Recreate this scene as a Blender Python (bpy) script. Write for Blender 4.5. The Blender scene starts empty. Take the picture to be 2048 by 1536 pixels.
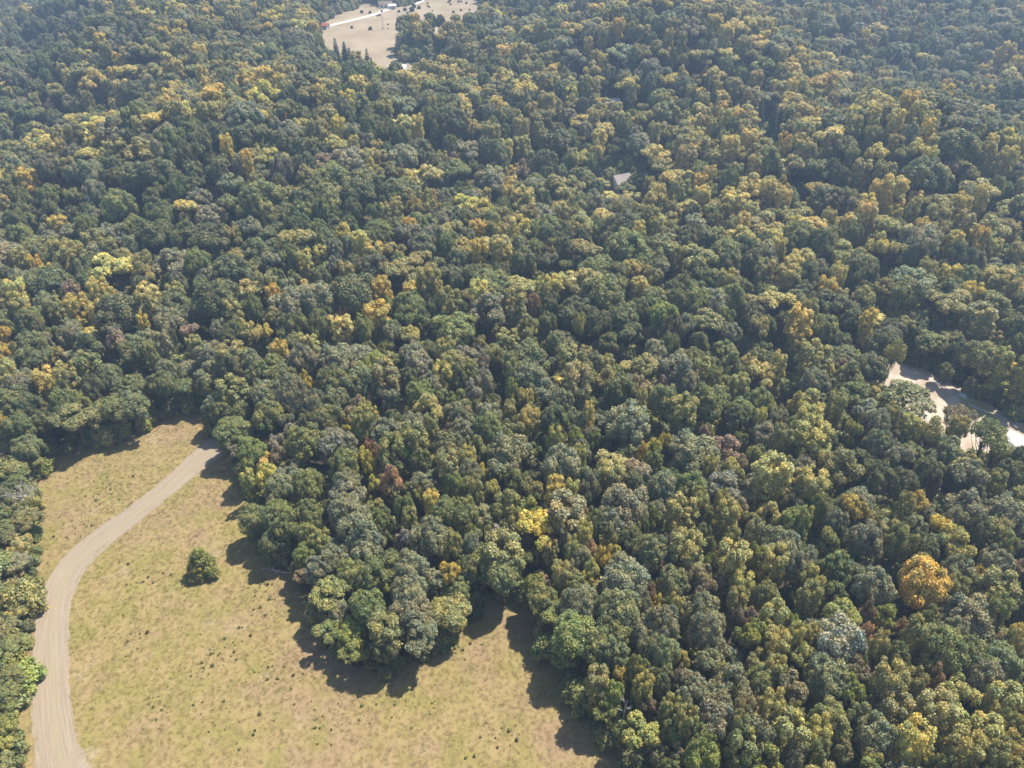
import bpy, math, random
import numpy as np
from mathutils import Vector

R = math.radians
scene = bpy.context.scene
col = scene.collection

# ------------------------------------------------------------------ camera, sky, sun, exposure
PITCH, CAM_H, FPX = R(35.0), 118.0, 1420.0
cam_data = bpy.data.cameras.new("camera")
cam_data.sensor_width = 36.0
cam_data.lens = 36.0 * FPX / 2048.0
cam_data.clip_start, cam_data.clip_end = 1.0, 9000.0
cam = bpy.data.objects.new("camera", cam_data)
cam.location = (0, 0, CAM_H)
cam.rotation_euler = (R(90) - PITCH, 0, 0)
col.objects.link(cam)
scene.camera = cam

SUN_EL, SUN_AZ = R(61), R(50)          # azimuth measured from the view direction (+Y) towards +X
world = bpy.data.worlds.new("World")
scene.world = world
world.use_nodes = True
wn = world.node_tree.nodes
sky = wn.new("ShaderNodeTexSky")
sky.sky_type = 'NISHITA'
sky.sun_disc = False
sky.sun_elevation, sky.sun_rotation = SUN_EL, SUN_AZ
bg = wn["Background"]
bg.inputs["Strength"].default_value = 0.09
world.node_tree.links.new(sky.outputs[0], bg.inputs[0])

sl = bpy.data.lights.new("sun", 'SUN')
sl.energy, sl.angle, sl.color = 4.8, R(0.53), (1.0, 0.93, 0.82)
sun = bpy.data.objects.new("sun", sl)
sdir = Vector((math.sin(SUN_AZ) * math.cos(SUN_EL), math.cos(SUN_AZ) * math.cos(SUN_EL), math.sin(SUN_EL)))
sun.rotation_euler = sdir.to_track_quat('Z', 'Y').to_euler()
sun.location = sdir * 400
col.objects.link(sun)

scene.view_settings.view_transform = 'Standard'
scene.view_settings.look = 'None'
scene.view_settings.exposure = 0.84
scene.view_settings.gamma = 1.0
scene.render.engine = 'CYCLES'
scene.cycles.max_bounces = 5
scene.cycles.diffuse_bounces = 3
scene.cycles.transmission_bounces = 3
scene.cycles.glossy_bounces = 2
scene.cycles.volume_bounces = 0

rng = np.random.default_rng(7)
random.seed(7)

# ------------------------------------------------------------------ terrain and the mapping between photograph and ground
def sstep(a, b, x):
    t = np.clip((np.asarray(x, float) - a) / (b - a), 0, 1)
    return t * t * (3 - 2 * t)

def terrain(x, y):
    x = np.asarray(x, float); y = np.asarray(y, float)
    t = 2 * np.pi
    # the land climbs away from the field
    rise = 0
    for o in (-60, -36, -12, 12, 36, 60):
        rise = rise + np.interp(y + o, [140, 237, 392, 586, 900, 4200], [0, 11, 38, 51, 60, 60]) / 6
    far = sstep(150, 330, y)
    w = far * 1.8 * (6.0 * np.sin(t * (x * .75 + y * .35) / 190 + 1.0) + 4.5 * np.sin(t * (-x * .55 + y * .85) / 160 + 2.2)
                      + 2.2 * np.sin(t * (x * .3 + y * .95) / 95 + .4))
    m = np.clip(1.35 * np.exp(-(((x + 75) / 95) ** 2 + ((y - 490) / 125) ** 2)), 0, 1)
    wood = sstep(25, 70, x) * sstep(60, 110, y)
    h = rise + w * (1 - .97 * m) + (1 - far) * wood * 1.8 * np.sin(t * (x * .8 - y * .45) / 70 + .3)
    h = h + .25 * np.sin(x / 9.0) * np.sin(y / 11.0 + 1) * (1 - m)
    # valleys left and right of the far meadow
    h = h - 22 * sstep(400, 640, y) * sstep(190, 380, np.abs(x + 40))
    h = h - 10 * np.exp(-((x + 235 + (y - 390) * .6) / 32) ** 2) * sstep(290, 380, y)
    h = h - 7 * np.exp(-((x - 125 - (y - 290) * .5) / 16) ** 2) * sstep(200, 260, y) * (1 - sstep(360, 420, y))
    return h

CP, SP = math.cos(PITCH), math.sin(PITCH)
def ray(px, py):
    a, b = (px - 1024) / FPX, (py - 768) / FPX
    return np.array([a, CP - b * SP, -SP - b * CP])

def ground_at(px, py, up=0.0):
    d = ray(px, py)
    z = up
    # walk down the line of sight to the ground
    t, dt = 20.0, 6.0
    while t < 3000:
        if CAM_H + d[2] * t < float(terrain(d[0] * t, d[1] * t)) + up: break
        t += dt
    lo, hi = t - dt, t
    for _ in range(18):
        t = (lo + hi) / 2
        if CAM_H + d[2] * t < float(terrain(d[0] * t, d[1] * t)) + up: hi = t
        else: lo = t
    return d[0] * t, d[1] * t, t

def project(x, y, z):
    dz = z - CAM_H
    depth = y * CP - dz * SP
    upc = y * SP + dz * CP
    depth = np.maximum(depth, 1e-3)
    return 1024 + FPX * x / depth, 768 - FPX * upc / depth, depth

def poly_world(pts):
    return np.array([ground_at(px, py)[:2] for px, py in pts])

def inside(poly, x, y):
    x = np.asarray(x, float); y = np.asarray(y, float)
    c = np.zeros(x.shape, bool)
    n = len(poly)
    for i in range(n):
        x0, y0 = poly[i]; x1, y1 = poly[(i + 1) % n]
        if y0 == y1: continue
        k = ((y0 > y) != (y1 > y)) & (x < (x1 - x0) * (y - y0) / (y1 - y0) + x0)
        c ^= k
    return c

def dist_line(pts, x, y, closed=True):
    x = np.asarray(x, float); y = np.asarray(y, float)
    d = np.full(x.shape, 1e9)
    n = len(pts)
    for i in range(n if closed else n - 1):
        ax, ay = pts[i]; bx, by = pts[(i + 1) % n]
        L2 = (bx - ax) ** 2 + (by - ay) ** 2 + 1e-9
        t = np.clip(((x - ax) * (bx - ax) + (y - ay) * (by - ay)) / L2, 0, 1)
        d = np.minimum(d, np.hypot(x - ax - t * (bx - ax), y - ay - t * (by - ay)))
    return d

def signed(poly, x, y):
    d = dist_line(poly, x, y)
    return np.where(inside(poly, x, y), -d, d)

FIELD = poly_world([(36, 1800), (48, 1536), (56, 1400), (60, 1300), (66, 1200), (80, 1100), (92, 1000), (92, 930), (112, 912),
                    (200, 898), (258, 884), (305, 866), (322, 842), (360, 832), (412, 840), (440, 872), (462, 925), (480, 985), (496, 1040),
                    (512, 1095), (548, 1132), (590, 1168), (626, 1245), (652, 1322), (690, 1362), (760, 1362), (850, 1335), (893, 1300),
                    (925, 1262), (990, 1228), (1030, 1205), (1056, 1225), (1085, 1290), (1112, 1360), (1150, 1430), (1210, 1490), (1262, 1560),
                    (1400, 1800)])
CLEAR = poly_world([(1735, 772), (1752, 745), (1785, 722), (1812, 728), (1850, 742), (1905, 770), (1960, 800), (2030, 842), (2130, 900),
                    (2130, 1010), (2050, 975), (1985, 945), (1925, 925), (1880, 893), (1830, 866), (1780, 838), (1752, 805)])
MEADOW = poly_world([(700, 172), (662, 136), (642, 100), (634, 62), (640, 47), (662, 38), (690, 24), (722, 7), (745, 2), (766, 15), (790, 17), (828, 6),
                     (858, -6), (962, -16), (966, 45), (950, 70), (925, 82), (880, 86), (812, 90), (793, 103), (799, 123), (884, 127), (884, 172), (862, 183),
                     (800, 187), (745, 184)])
HOLES = [poly_world([(1195, 372), (1210, 352), (1262, 352), (1268, 372), (1240, 385)]),
         poly_world([(1488, 292), (1500, 258), (1530, 255), (1560, 275), (1540, 292)]),
         poly_world([(1400, 300), (1404, 286), (1420, 288), (1424, 302)]),
         poly_world([(1207, 222), (1212, 206), (1234, 206), (1238, 220)]),
         poly_world([(786, 156), (790, 144), (804, 144), (806, 156)])]
LOWS = [poly_world(q) for q in (((1195, 378), (1285, 378), (1300, 450), (1190, 450)), ((1485, 285), (1545, 285), (1550, 335), (1480, 335)), ((1205, 222), (1240, 222), (1245, 262), (1200, 262)))]
GAPS = [(1452, 1335, 4.2), (1605, 1432, 3.5), (1845, 1405, 3.8), (1262, 1405, 2.2)]

# ------------------------------------------------------------------ helpers
def add_obj(name, verts, faces, mats, parent=None, mat_idx=None, attrs=None, smooth=False):
    me = bpy.data.meshes.new(name)
    if isinstance(faces, np.ndarray):
        v = np.asarray(verts, np.float32); n, k = faces.shape
        me.vertices.add(len(v)); me.vertices.foreach_set("co", v.ravel())
        me.loops.add(n * k); me.loops.foreach_set("vertex_index", faces.astype(np.int32).ravel())
        me.polygons.add(n); me.polygons.foreach_set("loop_start", np.arange(0, n * k, k, dtype=np.int32))
        me.update(calc_edges=True)
    else:
        me.from_pydata([tuple(p) for p in verts], [], [tuple(f) for f in faces])
    for m in mats: me.materials.append(m)
    if mat_idx is not None: me.polygons.foreach_set("material_index", np.asarray(mat_idx, np.int32))
    if attrs:
        for an, vals in attrs.items():
            a = me.attributes.new(an, 'FLOAT', 'FACE'); a.data.foreach_set("value", np.asarray(vals, np.float32))
    if smooth: me.polygons.foreach_set("use_smooth", np.ones(len(me.polygons), bool))
    me.validate(); me.update()
    o = bpy.data.objects.new(name, me)
    col.objects.link(o)
    if parent is not None: o.parent = parent
    return o

def tag(o, label=None, cat=None, group=None, kind=None):
    if label: o["label"] = label
    if cat: o["category"] = cat
    if group: o["group"] = group
    if kind: o["kind"] = kind
    return o

def empty(name, loc, rz=0.0, scale=(1, 1, 1)):
    o = bpy.data.objects.new(name, None)
    o.empty_display_size = .5
    o.location = loc; o.rotation_euler = (0, 0, rz); o.scale = scale
    col.objects.link(o)
    return o

class Geo:
    """Collects triangles and quads for one mesh."""
    def __init__(self): self.v = []; self.f = []; self.m = []
    def box(self, c, s, m=0, rz=0.0):
        i = len(self.v); ca, sa = math.cos(rz), math.sin(rz)
        for dz in (-1, 1):
            for dx, dy in ((-1, -1), (1, -1), (1, 1), (-1, 1)):
                x, y = dx * s[0] / 2, dy * s[1] / 2
                self.v.append((c[0] + x * ca - y * sa, c[1] + x * sa + y * ca, c[2] + dz * s[2] / 2))
        for q in ((0, 3, 2, 1), (4, 5, 6, 7), (0, 1, 5, 4), (1, 2, 6, 5), (2, 3, 7, 6), (3, 0, 4, 7)):
            self.f.append(tuple(i + k for k in q)); self.m.append(m)
    def tube(self, pts, radii, n=7, m=0, cap=True):
        pts = [Vector(p) for p in pts]; rings = []
        for k, p in enumerate(pts):
            d = (pts[min(k + 1, len(pts) - 1)] - pts[max(k - 1, 0)]).normalized()
            a = d.orthogonal().normalized(); b = d.cross(a)
            i = len(self.v); rings.append(i)
            for j in range(n):
                t = 2 * math.pi * j / n
                self.v.append(tuple(p + (a * math.cos(t) + b * math.sin(t)) * radii[k]))
        for k in range(len(rings) - 1):
            for j in range(n):
                self.f.append((rings[k] + j, rings[k] + (j + 1) % n, rings[k + 1] + (j + 1) % n, rings[k + 1] + j)); self.m.append(m)
        if cap:
            self.f.append(tuple(rings[-1] + j for j in range(n))); self.m.append(m)
            self.f.append(tuple(rings[0] + n - 1 - j for j in range(n))); self.m.append(m)
    def poly(self, pts, m=0):
        i = len(self.v); self.v += [tuple(p) for p in pts]; self.f.append(tuple(range(i, i + len(pts)))); self.m.append(m)
    def build(self, name, mats, parent=None, smooth=False):
        mats = mats if isinstance(mats, list) else [mats]
        return add_obj(name, self.v, self.f, mats, parent, self.m, smooth=smooth)

# ------------------------------------------------------------------ materials
def new_mat(name):
    m = bpy.data.materials.new(name); m.use_nodes = True
    nt = m.node_tree
    for n in list(nt.nodes): nt.nodes.remove(n)
    out = nt.nodes.new("ShaderNodeOutputMaterial")
    return m, nt, out

def N(nt, typ, **kw):
    n = nt.nodes.new(typ)
    for k, v in kw.items():
        if k.startswith("i_"): n.inputs[k[2:].replace("_", " ")].default_value = v
        else: setattr(n, k, v)
    return n

def mixc(nt, fac, a, b, blend='MIX'):
    n = nt.nodes.new("ShaderNodeMix"); n.data_type = 'RGBA'; n.blend_type = blend
    for s, v in ((0, fac), (6, a), (7, b)):
        if hasattr(v, "links") or isinstance(v, bpy.types.NodeSocket): nt.links.new(v, n.inputs[s])
        else: n.inputs[s].default_value = v if s == 0 else (*v, 1.0)
    return n.outputs[2]

def math_n(nt, op, a, b=0.0, clamp=False):
    n = nt.nodes.new("ShaderNodeMath"); n.operation = op; n.use_clamp = clamp
    for s, v in ((0, a), (1, b)):
        if isinstance(v, bpy.types.NodeSocket): nt.links.new(v, n.inputs[s])
        else: n.inputs[s].default_value = v
    return n.outputs[0]

def noise(nt, vec, scale, detail=4, rough=.55):
    n = N(nt, "ShaderNodeTexNoise"); n.inputs["Scale"].default_value = scale; n.inputs["Detail"].default_value = detail
    n.inputs["Roughness"].default_value = rough
    nt.links.new(vec, n.inputs["Vector"]); return n.outputs[0]

def ramp(nt, fac, a, b):
    n = nt.nodes.new("ShaderNodeMapRange"); n.inputs[1].default_value = a; n.inputs[2].default_value = b
    n.interpolation_type = 'SMOOTHSTEP'
    nt.links.new(fac, n.inputs[0]); return n.outputs[0]

def foliage_mat(name, rough=.5, spec=.35, transl=.22):
    m, nt, out = new_mat(name)
    at = N(nt, "ShaderNodeAttribute", attribute_type='INSTANCER', attribute_name="tint")
    lf = N(nt, "ShaderNodeAttribute", attribute_type='GEOMETRY', attribute_name="leaf")
    cl = N(nt, "ShaderNodeAttribute", attribute_type='GEOMETRY', attribute_name="clump")
    warm = mixc(nt, 1.0, at.outputs["Color"], (1.28, 1.10, .76), 'MULTIPLY')
    cool = mixc(nt, 1.0, at.outputs["Color"], (.78, .88, .84), 'MULTIPLY')
    base = mixc(nt, cl.outputs["Fac"], cool, warm)
    k = N(nt, "ShaderNodeCombineColor")
    v = math_n(nt, 'MULTIPLY_ADD', lf.outputs["Fac"], 1.0); nt.nodes[-1].inputs[2].default_value = .5
    for s in k.inputs[:3]: nt.links.new(v, s)
    c = mixc(nt, 1.0, base, k.outputs[0], 'MULTIPLY')
    p = N(nt, "ShaderNodeBsdfPrincipled"); p.inputs["Roughness"].default_value = rough
    p.inputs["Specular IOR Level"].default_value = spec
    nt.links.new(c, p.inputs["Base Color"])
    tr = N(nt, "ShaderNodeBsdfTranslucent")
    nt.links.new(mixc(nt, 1.0, c, (1.25, 1.2, .6), 'MULTIPLY'), tr.inputs["Color"])
    mx = N(nt, "ShaderNodeMixShader"); mx.inputs[0].default_value = transl
    nt.links.new(p.outputs[0], mx.inputs[1]); nt.links.new(tr.outputs[0], mx.inputs[2])
    nt.links.new(mx.outputs[0], out.inputs[0])
    return m

def plain_mat(name, c1, c2, scale=1.0, rough=.8, detail=4, bump=0.0, spec=.2):
    m, nt, out = new_mat(name)
    tc = N(nt, "ShaderNodeTexCoord")
    f = ramp(nt, noise(nt, tc.outputs["Object"], scale, detail), .35, .65)
    p = N(nt, "ShaderNodeBsdfPrincipled"); p.inputs["Roughness"].default_value = rough
    p.inputs["Specular IOR Level"].default_value = spec
    nt.links.new(mixc(nt, f, c1, c2), p.inputs["Base Color"])
    if bump:
        b = N(nt, "ShaderNodeBump"); b.inputs["Strength"].default_value = bump; b.inputs["Distance"].default_value = .1
        nt.links.new(f, b.inputs["Height"]); nt.links.new(b.outputs[0], p.inputs["Normal"])
    nt.links.new(p.outputs[0], out.inputs[0])
    return m

M_LEAF = foliage_mat("leaf_green")
M_GRASS = foliage_mat("grass_blades", .8, .1, .25)
M_BARK = plain_mat("bark", (.10, .08, .06), (.19, .165, .14), 3.0, .9)
M_DEADWOOD = plain_mat("bleached_wood", (.42, .38, .34), (.60, .56, .51), 4.0, .8)
M_FLOOR = plain_mat("forest_floor", (.034, .028, .018), (.065, .050, .032), .6, .95)

def field_mat():
    m, nt, out = new_mat("dry_meadow_grass")
    tc = N(nt, "ShaderNodeTexCoord"); P = tc.outputs["Object"]
    mp = N(nt, "ShaderNodeMapping"); mp.inputs["Scale"].default_value = (1, 1, 0)
    nt.links.new(P, mp.inputs[0]); P = mp.outputs[0]
    straw, green, pink, pale = (.298, .226, .103), (.246, .210, .070), (.285, .198, .122), (.35, .28, .19)
    big = noise(nt, P, .045, 5, .6); mid = noise(nt, P, .16, 5, .62)
    fine = noise(nt, P, 3.4, 6, .7); tiny = noise(nt, P, 11.0, 3, .6)
    c = mixc(nt, ramp(nt, mid, .42, .62), straw, green)
    c = mixc(nt, math_n(nt, 'MULTIPLY', ramp(nt, big, .48, .62), .8), c, pink)
    mp2 = N(nt, "ShaderNodeMapping"); mp2.inputs["Location"].default_value = (31, 17, 0); nt.links.new(P, mp2.inputs[0])
    b2 = noise(nt, mp2.outputs[0], .11, 5, .65)
    c = mixc(nt, math_n(nt, 'MULTIPLY', ramp(nt, b2, .58, .72), .75), c, pale)
    c = mixc(nt, math_n(nt, 'MULTIPLY', ramp(nt, fine, .52, .76), .22), c, (.24, .21, .10))
    c = mixc(nt, math_n(nt, 'MULTIPLY', ramp(nt, tiny, .55, .75), .35), c, (.55, .45, .26))
    p = N(nt, "ShaderNodeBsdfPrincipled"); p.inputs["Roughness"].default_value = .95; p.inputs["Specular IOR Level"].default_value = .05
    nt.links.new(c, p.inputs["Base Color"])
    b = N(nt, "ShaderNodeBump"); b.inputs["Strength"].default_value = .35; b.inputs["Distance"].default_value = .12
    nt.links.new(fine, b.inputs["Height"]); nt.links.new(b.outputs[0], p.inputs["Normal"])
    nt.links.new(p.outputs[0], out.inputs[0])
    return m

def track_mat():
    m, nt, out = new_mat("mown_track")
    uv = N(nt, "ShaderNodeUVMap"); uv.uv_map = "along"
    sep = N(nt, "ShaderNodeSeparateXYZ"); nt.links.new(uv.outputs[0], sep.inputs[0])
    mp = N(nt, "ShaderNodeMapping"); mp.inputs["Scale"].default_value = (3.2, .10, 1); nt.links.new(uv.outputs[0], mp.inputs[0])
    stripes = noise(nt, mp.outputs[0], 1.0, 4, .6)
    mp2 = N(nt, "ShaderNodeMapping"); mp2.inputs["Scale"].default_value = (1, .55, 1); nt.links.new(uv.outputs[0], mp2.inputs[0])
    blot = noise(nt, mp2.outputs[0], .5, 5, .65); fine = noise(nt, mp2.outputs[0], 3.2, 5, .7)
    c = mixc(nt, ramp(nt, stripes, .40, .60), (.262, .212, .150), (.315, .262, .195))
    c = mixc(nt, math_n(nt, 'MULTIPLY', ramp(nt, blot, .45, .65), .55), c, (.30, .235, .175))
    c = mixc(nt, math_n(nt, 'MULTIPLY', ramp(nt, fine, .52, .7), .5), c, (.39, .33, .255))
    d2 = math_n(nt, 'ABSOLUTE', math_n(nt, 'SUBTRACT', sep.outputs[0], .35))
    c = mixc(nt, math_n(nt, 'MULTIPLY', math_n(nt, 'SUBTRACT', 1.0, ramp(nt, d2, .2, .9)), .45), c, (.30, .26, .16))
    p = N(nt, "ShaderNodeBsdfPrincipled"); p.inputs["Roughness"].default_value = .95; p.inputs["Specular IOR Level"].default_value = .05
    nt.links.new(c, p.inputs["Base Color"])
    b = N(nt, "ShaderNodeBump"); b.inputs["Strength"].default_value = .4; b.inputs["Distance"].default_value = .12
    nt.links.new(fine, b.inputs["Height"]); nt.links.new(b.outputs[0], p.inputs["Normal"])
    nt.links.new(p.outputs[0], out.inputs[0])
    return m

def sand_mat():
    m, nt, out = new_mat("sandy_soil")
    tc = N(nt, "ShaderNodeTexCoord"); P = tc.outputs["Object"]
    a = noise(nt, P, .12, 5, .65); b_ = noise(nt, P, .5, 6, .7); g = noise(nt, P, .09, 4, .6)
    c = mixc(nt, ramp(nt, a, .4, .62), (.36, .29, .215), (.50, .43, .35))
    c = mixc(nt, math_n(nt, 'MULTIPLY', ramp(nt, b_, .52, .68), .7), c, (.44, .31, .21))
    c = mixc(nt, math_n(nt, 'MULTIPLY', ramp(nt, g, .54, .62), .8), c, (.27, .27, .09))
    p = N(nt, "ShaderNodeBsdfPrincipled"); p.inputs["Roughness"].default_value = .95; p.inputs["Specular IOR Level"].default_value = .05
    nt.links.new(c, p.inputs["Base Color"]); nt.links.new(p.outputs[0], out.inputs[0])
    return m

M_FIELD, M_TRACK, M_SAND = field_mat(), track_mat(), sand_mat()
M_MEADOW = plain_mat("far_meadow_grass", (.27, .215, .145), (.33, .27, .19), .06, .95, 6)
M_GRAVEL = plain_mat("white_gravel", (.62, .60, .56), (.74, .72, .68), .8, .9)
M_CONC = plain_mat("pale_concrete", (.44, .46, .48), (.50, .52, .54), .5, .7)
M_WALL = plain_mat("white_siding", (.70, .69, .66), (.78, .77, .74), .7, .7)
M_ROOF = plain_mat("pale_shingles", (.27, .24, .225), (.34, .31, .29), 1.2, .85)
M_ROOF_RED = plain_mat("red_metal_roof", (.46, .12, .08), (.55, .18, .12), .8, .6)
M_ROOF_WHITE = plain_mat("white_metal_roof", (.74, .74, .74), (.82, .82, .82), .6, .5)
M_ROOF_BROWN = plain_mat("brown_shingles", (.16, .12, .10), (.22, .17, .14), 1.2, .85)
M_GLASS = plain_mat("dark_glass", (.03, .04, .05), (.05, .06, .07), 1.0, .15, spec=.5)
M_DOOR = plain_mat("painted_door", (.22, .14, .09), (.28, .18, .12), 1.0, .6)

# ------------------------------------------------------------------ ground sheets
def axis(lo, hi, fine_lo, fine_hi, step, grow):
    a = list(np.arange(fine_lo, fine_hi + .1, step)); s = step
    while a[-1] < hi: s *= grow; a.append(min(a[-1] + s, hi))
    s = step
    while a[0] > lo: s *= grow; a.insert(0, max(a[0] - s, lo))
    return np.array(a)

gx, gy = axis(-3000, 3000, -420, 420, 4.0, 1.12), axis(-200, 4200, 0, 900, 4.0, 1.12)
X, Y = np.meshgrid(gx, gy)
V = np.stack([X, Y, terrain(X, Y)], -1).reshape(-1, 3)
ny, nx = X.shape
I = (np.arange(ny - 1)[:, None] * nx + np.arange(nx - 1)[None, :]).ravel()
ground = add_obj("ground", V, np.stack([I, I + 1, I + 1 + nx, I + nx], -1), [M_FLOOR], smooth=True)
tag(ground, kind="structure")

def wob(x, y, s=1.0):
    return s * (np.sin(x * 1.3 + 2 * np.sin(y * .7)) * .5 + np.sin(y * 1.7 + 1.5 * np.sin(x * .9)) * .5)

def sheet(name, poly, mat, grow, step, lift):
    lo, hi = poly.min(0) - grow - step, poly.max(0) + grow + step
    xs, ys = np.arange(lo[0], hi[0] + step, step), np.arange(lo[1], hi[1] + step, step)
    X, Y = np.meshgrid(xs, ys)
    keep = signed(poly, X, Y) < grow + wob(X, Y, step * .6)
    ny, nx = X.shape
    I = (np.arange(ny - 1)[:, None] * nx + np.arange(nx - 1)[None, :])
    k = keep[:-1, :-1] & keep[1:, :-1] & keep[:-1, 1:] & keep[1:, 1:]
    I = I[k]
    F = np.stack([I, I + 1, I + 1 + nx, I + nx], -1)
    used, inv = np.unique(F, return_inverse=True)
    V = np.stack([X, Y, terrain(X, Y) + lift], -1).reshape(-1, 3)[used]
    o = add_obj(name, V, inv.reshape(F.shape), [mat], smooth=True)
    return tag(o, kind="structure")

sheet("field", FIELD, M_FIELD, 4.0, 1.0, .06)
sheet("clearing", CLEAR, M_SAND, 1.5, 1.0, .06)
sheet("meadow", MEADOW, M_MEADOW, 2.0, 3.0, .10)
for hp in HOLES[:3]: sheet("clearing", hp, M_SAND, 3.0, 1.5, .07)

def ribbon(name, pts, half, mat, lift, step=1.5, edge=.25, seed=1):
    """pts are (x, y) on the ground along the centre line, half the half-width at each."""
    P = np.array(pts, float); H = np.array(half, float)
    seg = np.r_[0, np.cumsum(np.hypot(*np.diff(P, axis=0).T))]
    # smooth resample
    n = max(8, int(seg[-1] / step)); s = np.linspace(0, seg[-1], n)
    x, y, h = np.interp(s, seg, P[:, 0]), np.interp(s, seg, P[:, 1]), np.interp(s, seg, H)
    ker = np.ones(9) / 9
    sm = lambda a: np.convolve(np.pad(a, 4, mode='edge'), ker, 'valid')
    x, y, h = sm(sm(x)), sm(sm(y)), sm(h)
    tx, ty = np.gradient(x), np.gradient(y); L = np.hypot(tx, ty); tx /= L; ty /= L
    m = 11; u = np.linspace(-1, 1, m)
    r = np.random.default_rng(seed)
    jit = r.uniform(-edge, edge, (n, 2))
    off = h[:, None] * u[None, :]
    off[:, 0] += jit[:, 0]; off[:, -1] += jit[:, 1]
    Xr, Yr = x[:, None] + ty[:, None] * off, y[:, None] - tx[:, None] * off
    V = np.stack([Xr, Yr, terrain(Xr, Yr) + lift], -1).reshape(-1, 3)
    I = (np.arange(n - 1)[:, None] * m + np.arange(m - 1)[None, :]).ravel()
    F = np.stack([I, I + 1, I + 1 + m, I + m], -1)
    o = add_obj(name, V, F, [mat], smooth=True)
    uvl = o.data.uv_layers.new(name="along")
    U = np.stack([off, np.repeat(s[:, None], m, 1)], -1).reshape(-1, 2)
    uvl.data.foreach_set("uv", U[F.ravel()].astype(np.float32).ravel())
    return tag(o, kind="structure")

def centre(pairs):
    c, h = [], []
    for (lx, ly), (rx, ry) in pairs:
        a, b = np.array(ground_at(lx, ly)[:2]), np.array(ground_at(rx, ry)[:2])
        c.append((a + b) / 2); h.append(np.hypot(*(a - b)) / 2)
    return c, h

tc_, th_ = centre([((30, 1750), (330, 1750)), ((52, 1640), (222, 1640)), ((74, 1536), (162, 1536)), ((66, 1440), (140, 1440)), ((64, 1360), (137, 1360)), ((66, 1280), (137, 1280)),
                   ((74, 1210), (140, 1210)), ((92, 1150), (152, 1165)), ((125, 1108), (180, 1128)), ((165, 1075), (225, 1085)), ((225, 1040), (275, 1048)),
                   ((290, 990), (335, 1000)), ((350, 940), (385, 955)), ((395, 893), (425, 928)), ((425, 872), (455, 905)), ((455, 850), (485, 885))])
ribbon("track", tc_, [q * .93 for q in th_], M_TRACK, .11, 1.2, .22)
rd = [ground_at(*p)[:2] for p in ((640, 58), (656, 51), (690, 44), (730, 36), (770, 24), (800, 14), (825, 5), (850, -2), (900, -14))]
ribbon("gravel_road", rd, [1.9] * len(rd), M_GRAVEL, .22, 4.0, .2)
dv = [ground_at(*p)[:2] for p in ((1985, 858), (2020, 873), (2060, 894), (2110, 918))]
ribbon("driveway", dv, [3.4] * len(dv), M_CONC, .13, 1.5, .0)

# ------------------------------------------------------------------ tree shapes
def lobes_dome(r, seed, n=58, rx=5.5, rz=4.6, z0=12.6, low=-.55, lob=(.19, .31)):
    d = []
    ga = math.pi * (3 - 5 ** .5)
    for i in range(n):
        z = 1 - (i + .5) / n * (1 - low)
        t = i * ga + r.uniform(-.35, .35)
        s = math.sqrt(max(0, 1 - z * z)) if z > 0 else 1 - .25 * z * z
        d.append((s * math.cos(t), s * math.sin(t), z + r.uniform(-.07, .07)))
    d = np.array(d)
    ph = r.uniform(0, 6.28, 6)
    bump = .14 * np.sin(3 * np.arctan2(d[:, 1], d[:, 0]) + ph[0]) + .10 * np.sin(5 * np.arctan2(d[:, 1], d[:, 0]) + ph[1] + 3 * d[:, 2]) + r.uniform(-.13, .10, n)
    k = (.78 + bump)[:, None]
    c = d * k * np.array([rx, rx, rz]) + np.array([0, 0, z0])
    rad = r.uniform(*lob, n) * rx
    return np.c_[c, rad]

def lobes_ovoid(r, seed, n=74, rx=3.5, zlo=7.0, zhi=20.0):
    out = []
    ga = math.pi * (3 - 5 ** .5)
    for i in range(n):
        f = (i + .5) / n
        z = zhi - .8 - (zhi - zlo) * f ** .9
        q = (z - zlo) / (zhi - zlo)
        w = rx * (math.sin(math.pi * min(1, .10 + .86 * (1 - q) ** .75 )) ** .7 if q > .02 else .5)
        t = i * ga + r.uniform(-.5, .5)
        k = r.uniform(.55, .98)
        out.append((w * k * math.cos(t), w * k * math.sin(t), z + r.uniform(-.5, .5), r.uniform(.62, 1.15)))
    return np.array(out)

def lobes_multi(r, seed, heads=7, rx=5.0, z0=11.5, hz=4.5):
    out = []
    for h in range(heads):
        t = 2.4 * h + r.uniform(-.4, .4)
        rr = rx * (.68 if h else .0) * r.uniform(.75, 1.15)
        c = np.array([rr * math.cos(t), rr * math.sin(t), z0 + hz * (.55 - .75 * (rr / rx) ** 2) + r.uniform(-1.6, 1.4)])
        hr = rx * r.uniform(.36, .50)
        for k in range(17):
            v = r.normal(size=3); v /= np.linalg.norm(v); v[2] = abs(v[2]) * .9 - .25
            out.append((*(c + v * hr * np.array([1, 1, .85]) * .75), hr * r.uniform(.24, .44)))
    return np.array(out)

ICO = None
def ico():
    global ICO
    if ICO is None:
        import bmesh
        bm = bmesh.new(); bmesh.ops.create_icosphere(bm, subdivisions=1, radius=1)
        ICO = (np.array([v.co[:] for v in bm.verts]), np.array([[v.index for v in f.verts] for f in bm.faces])); bm.free()
    return ICO

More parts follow.
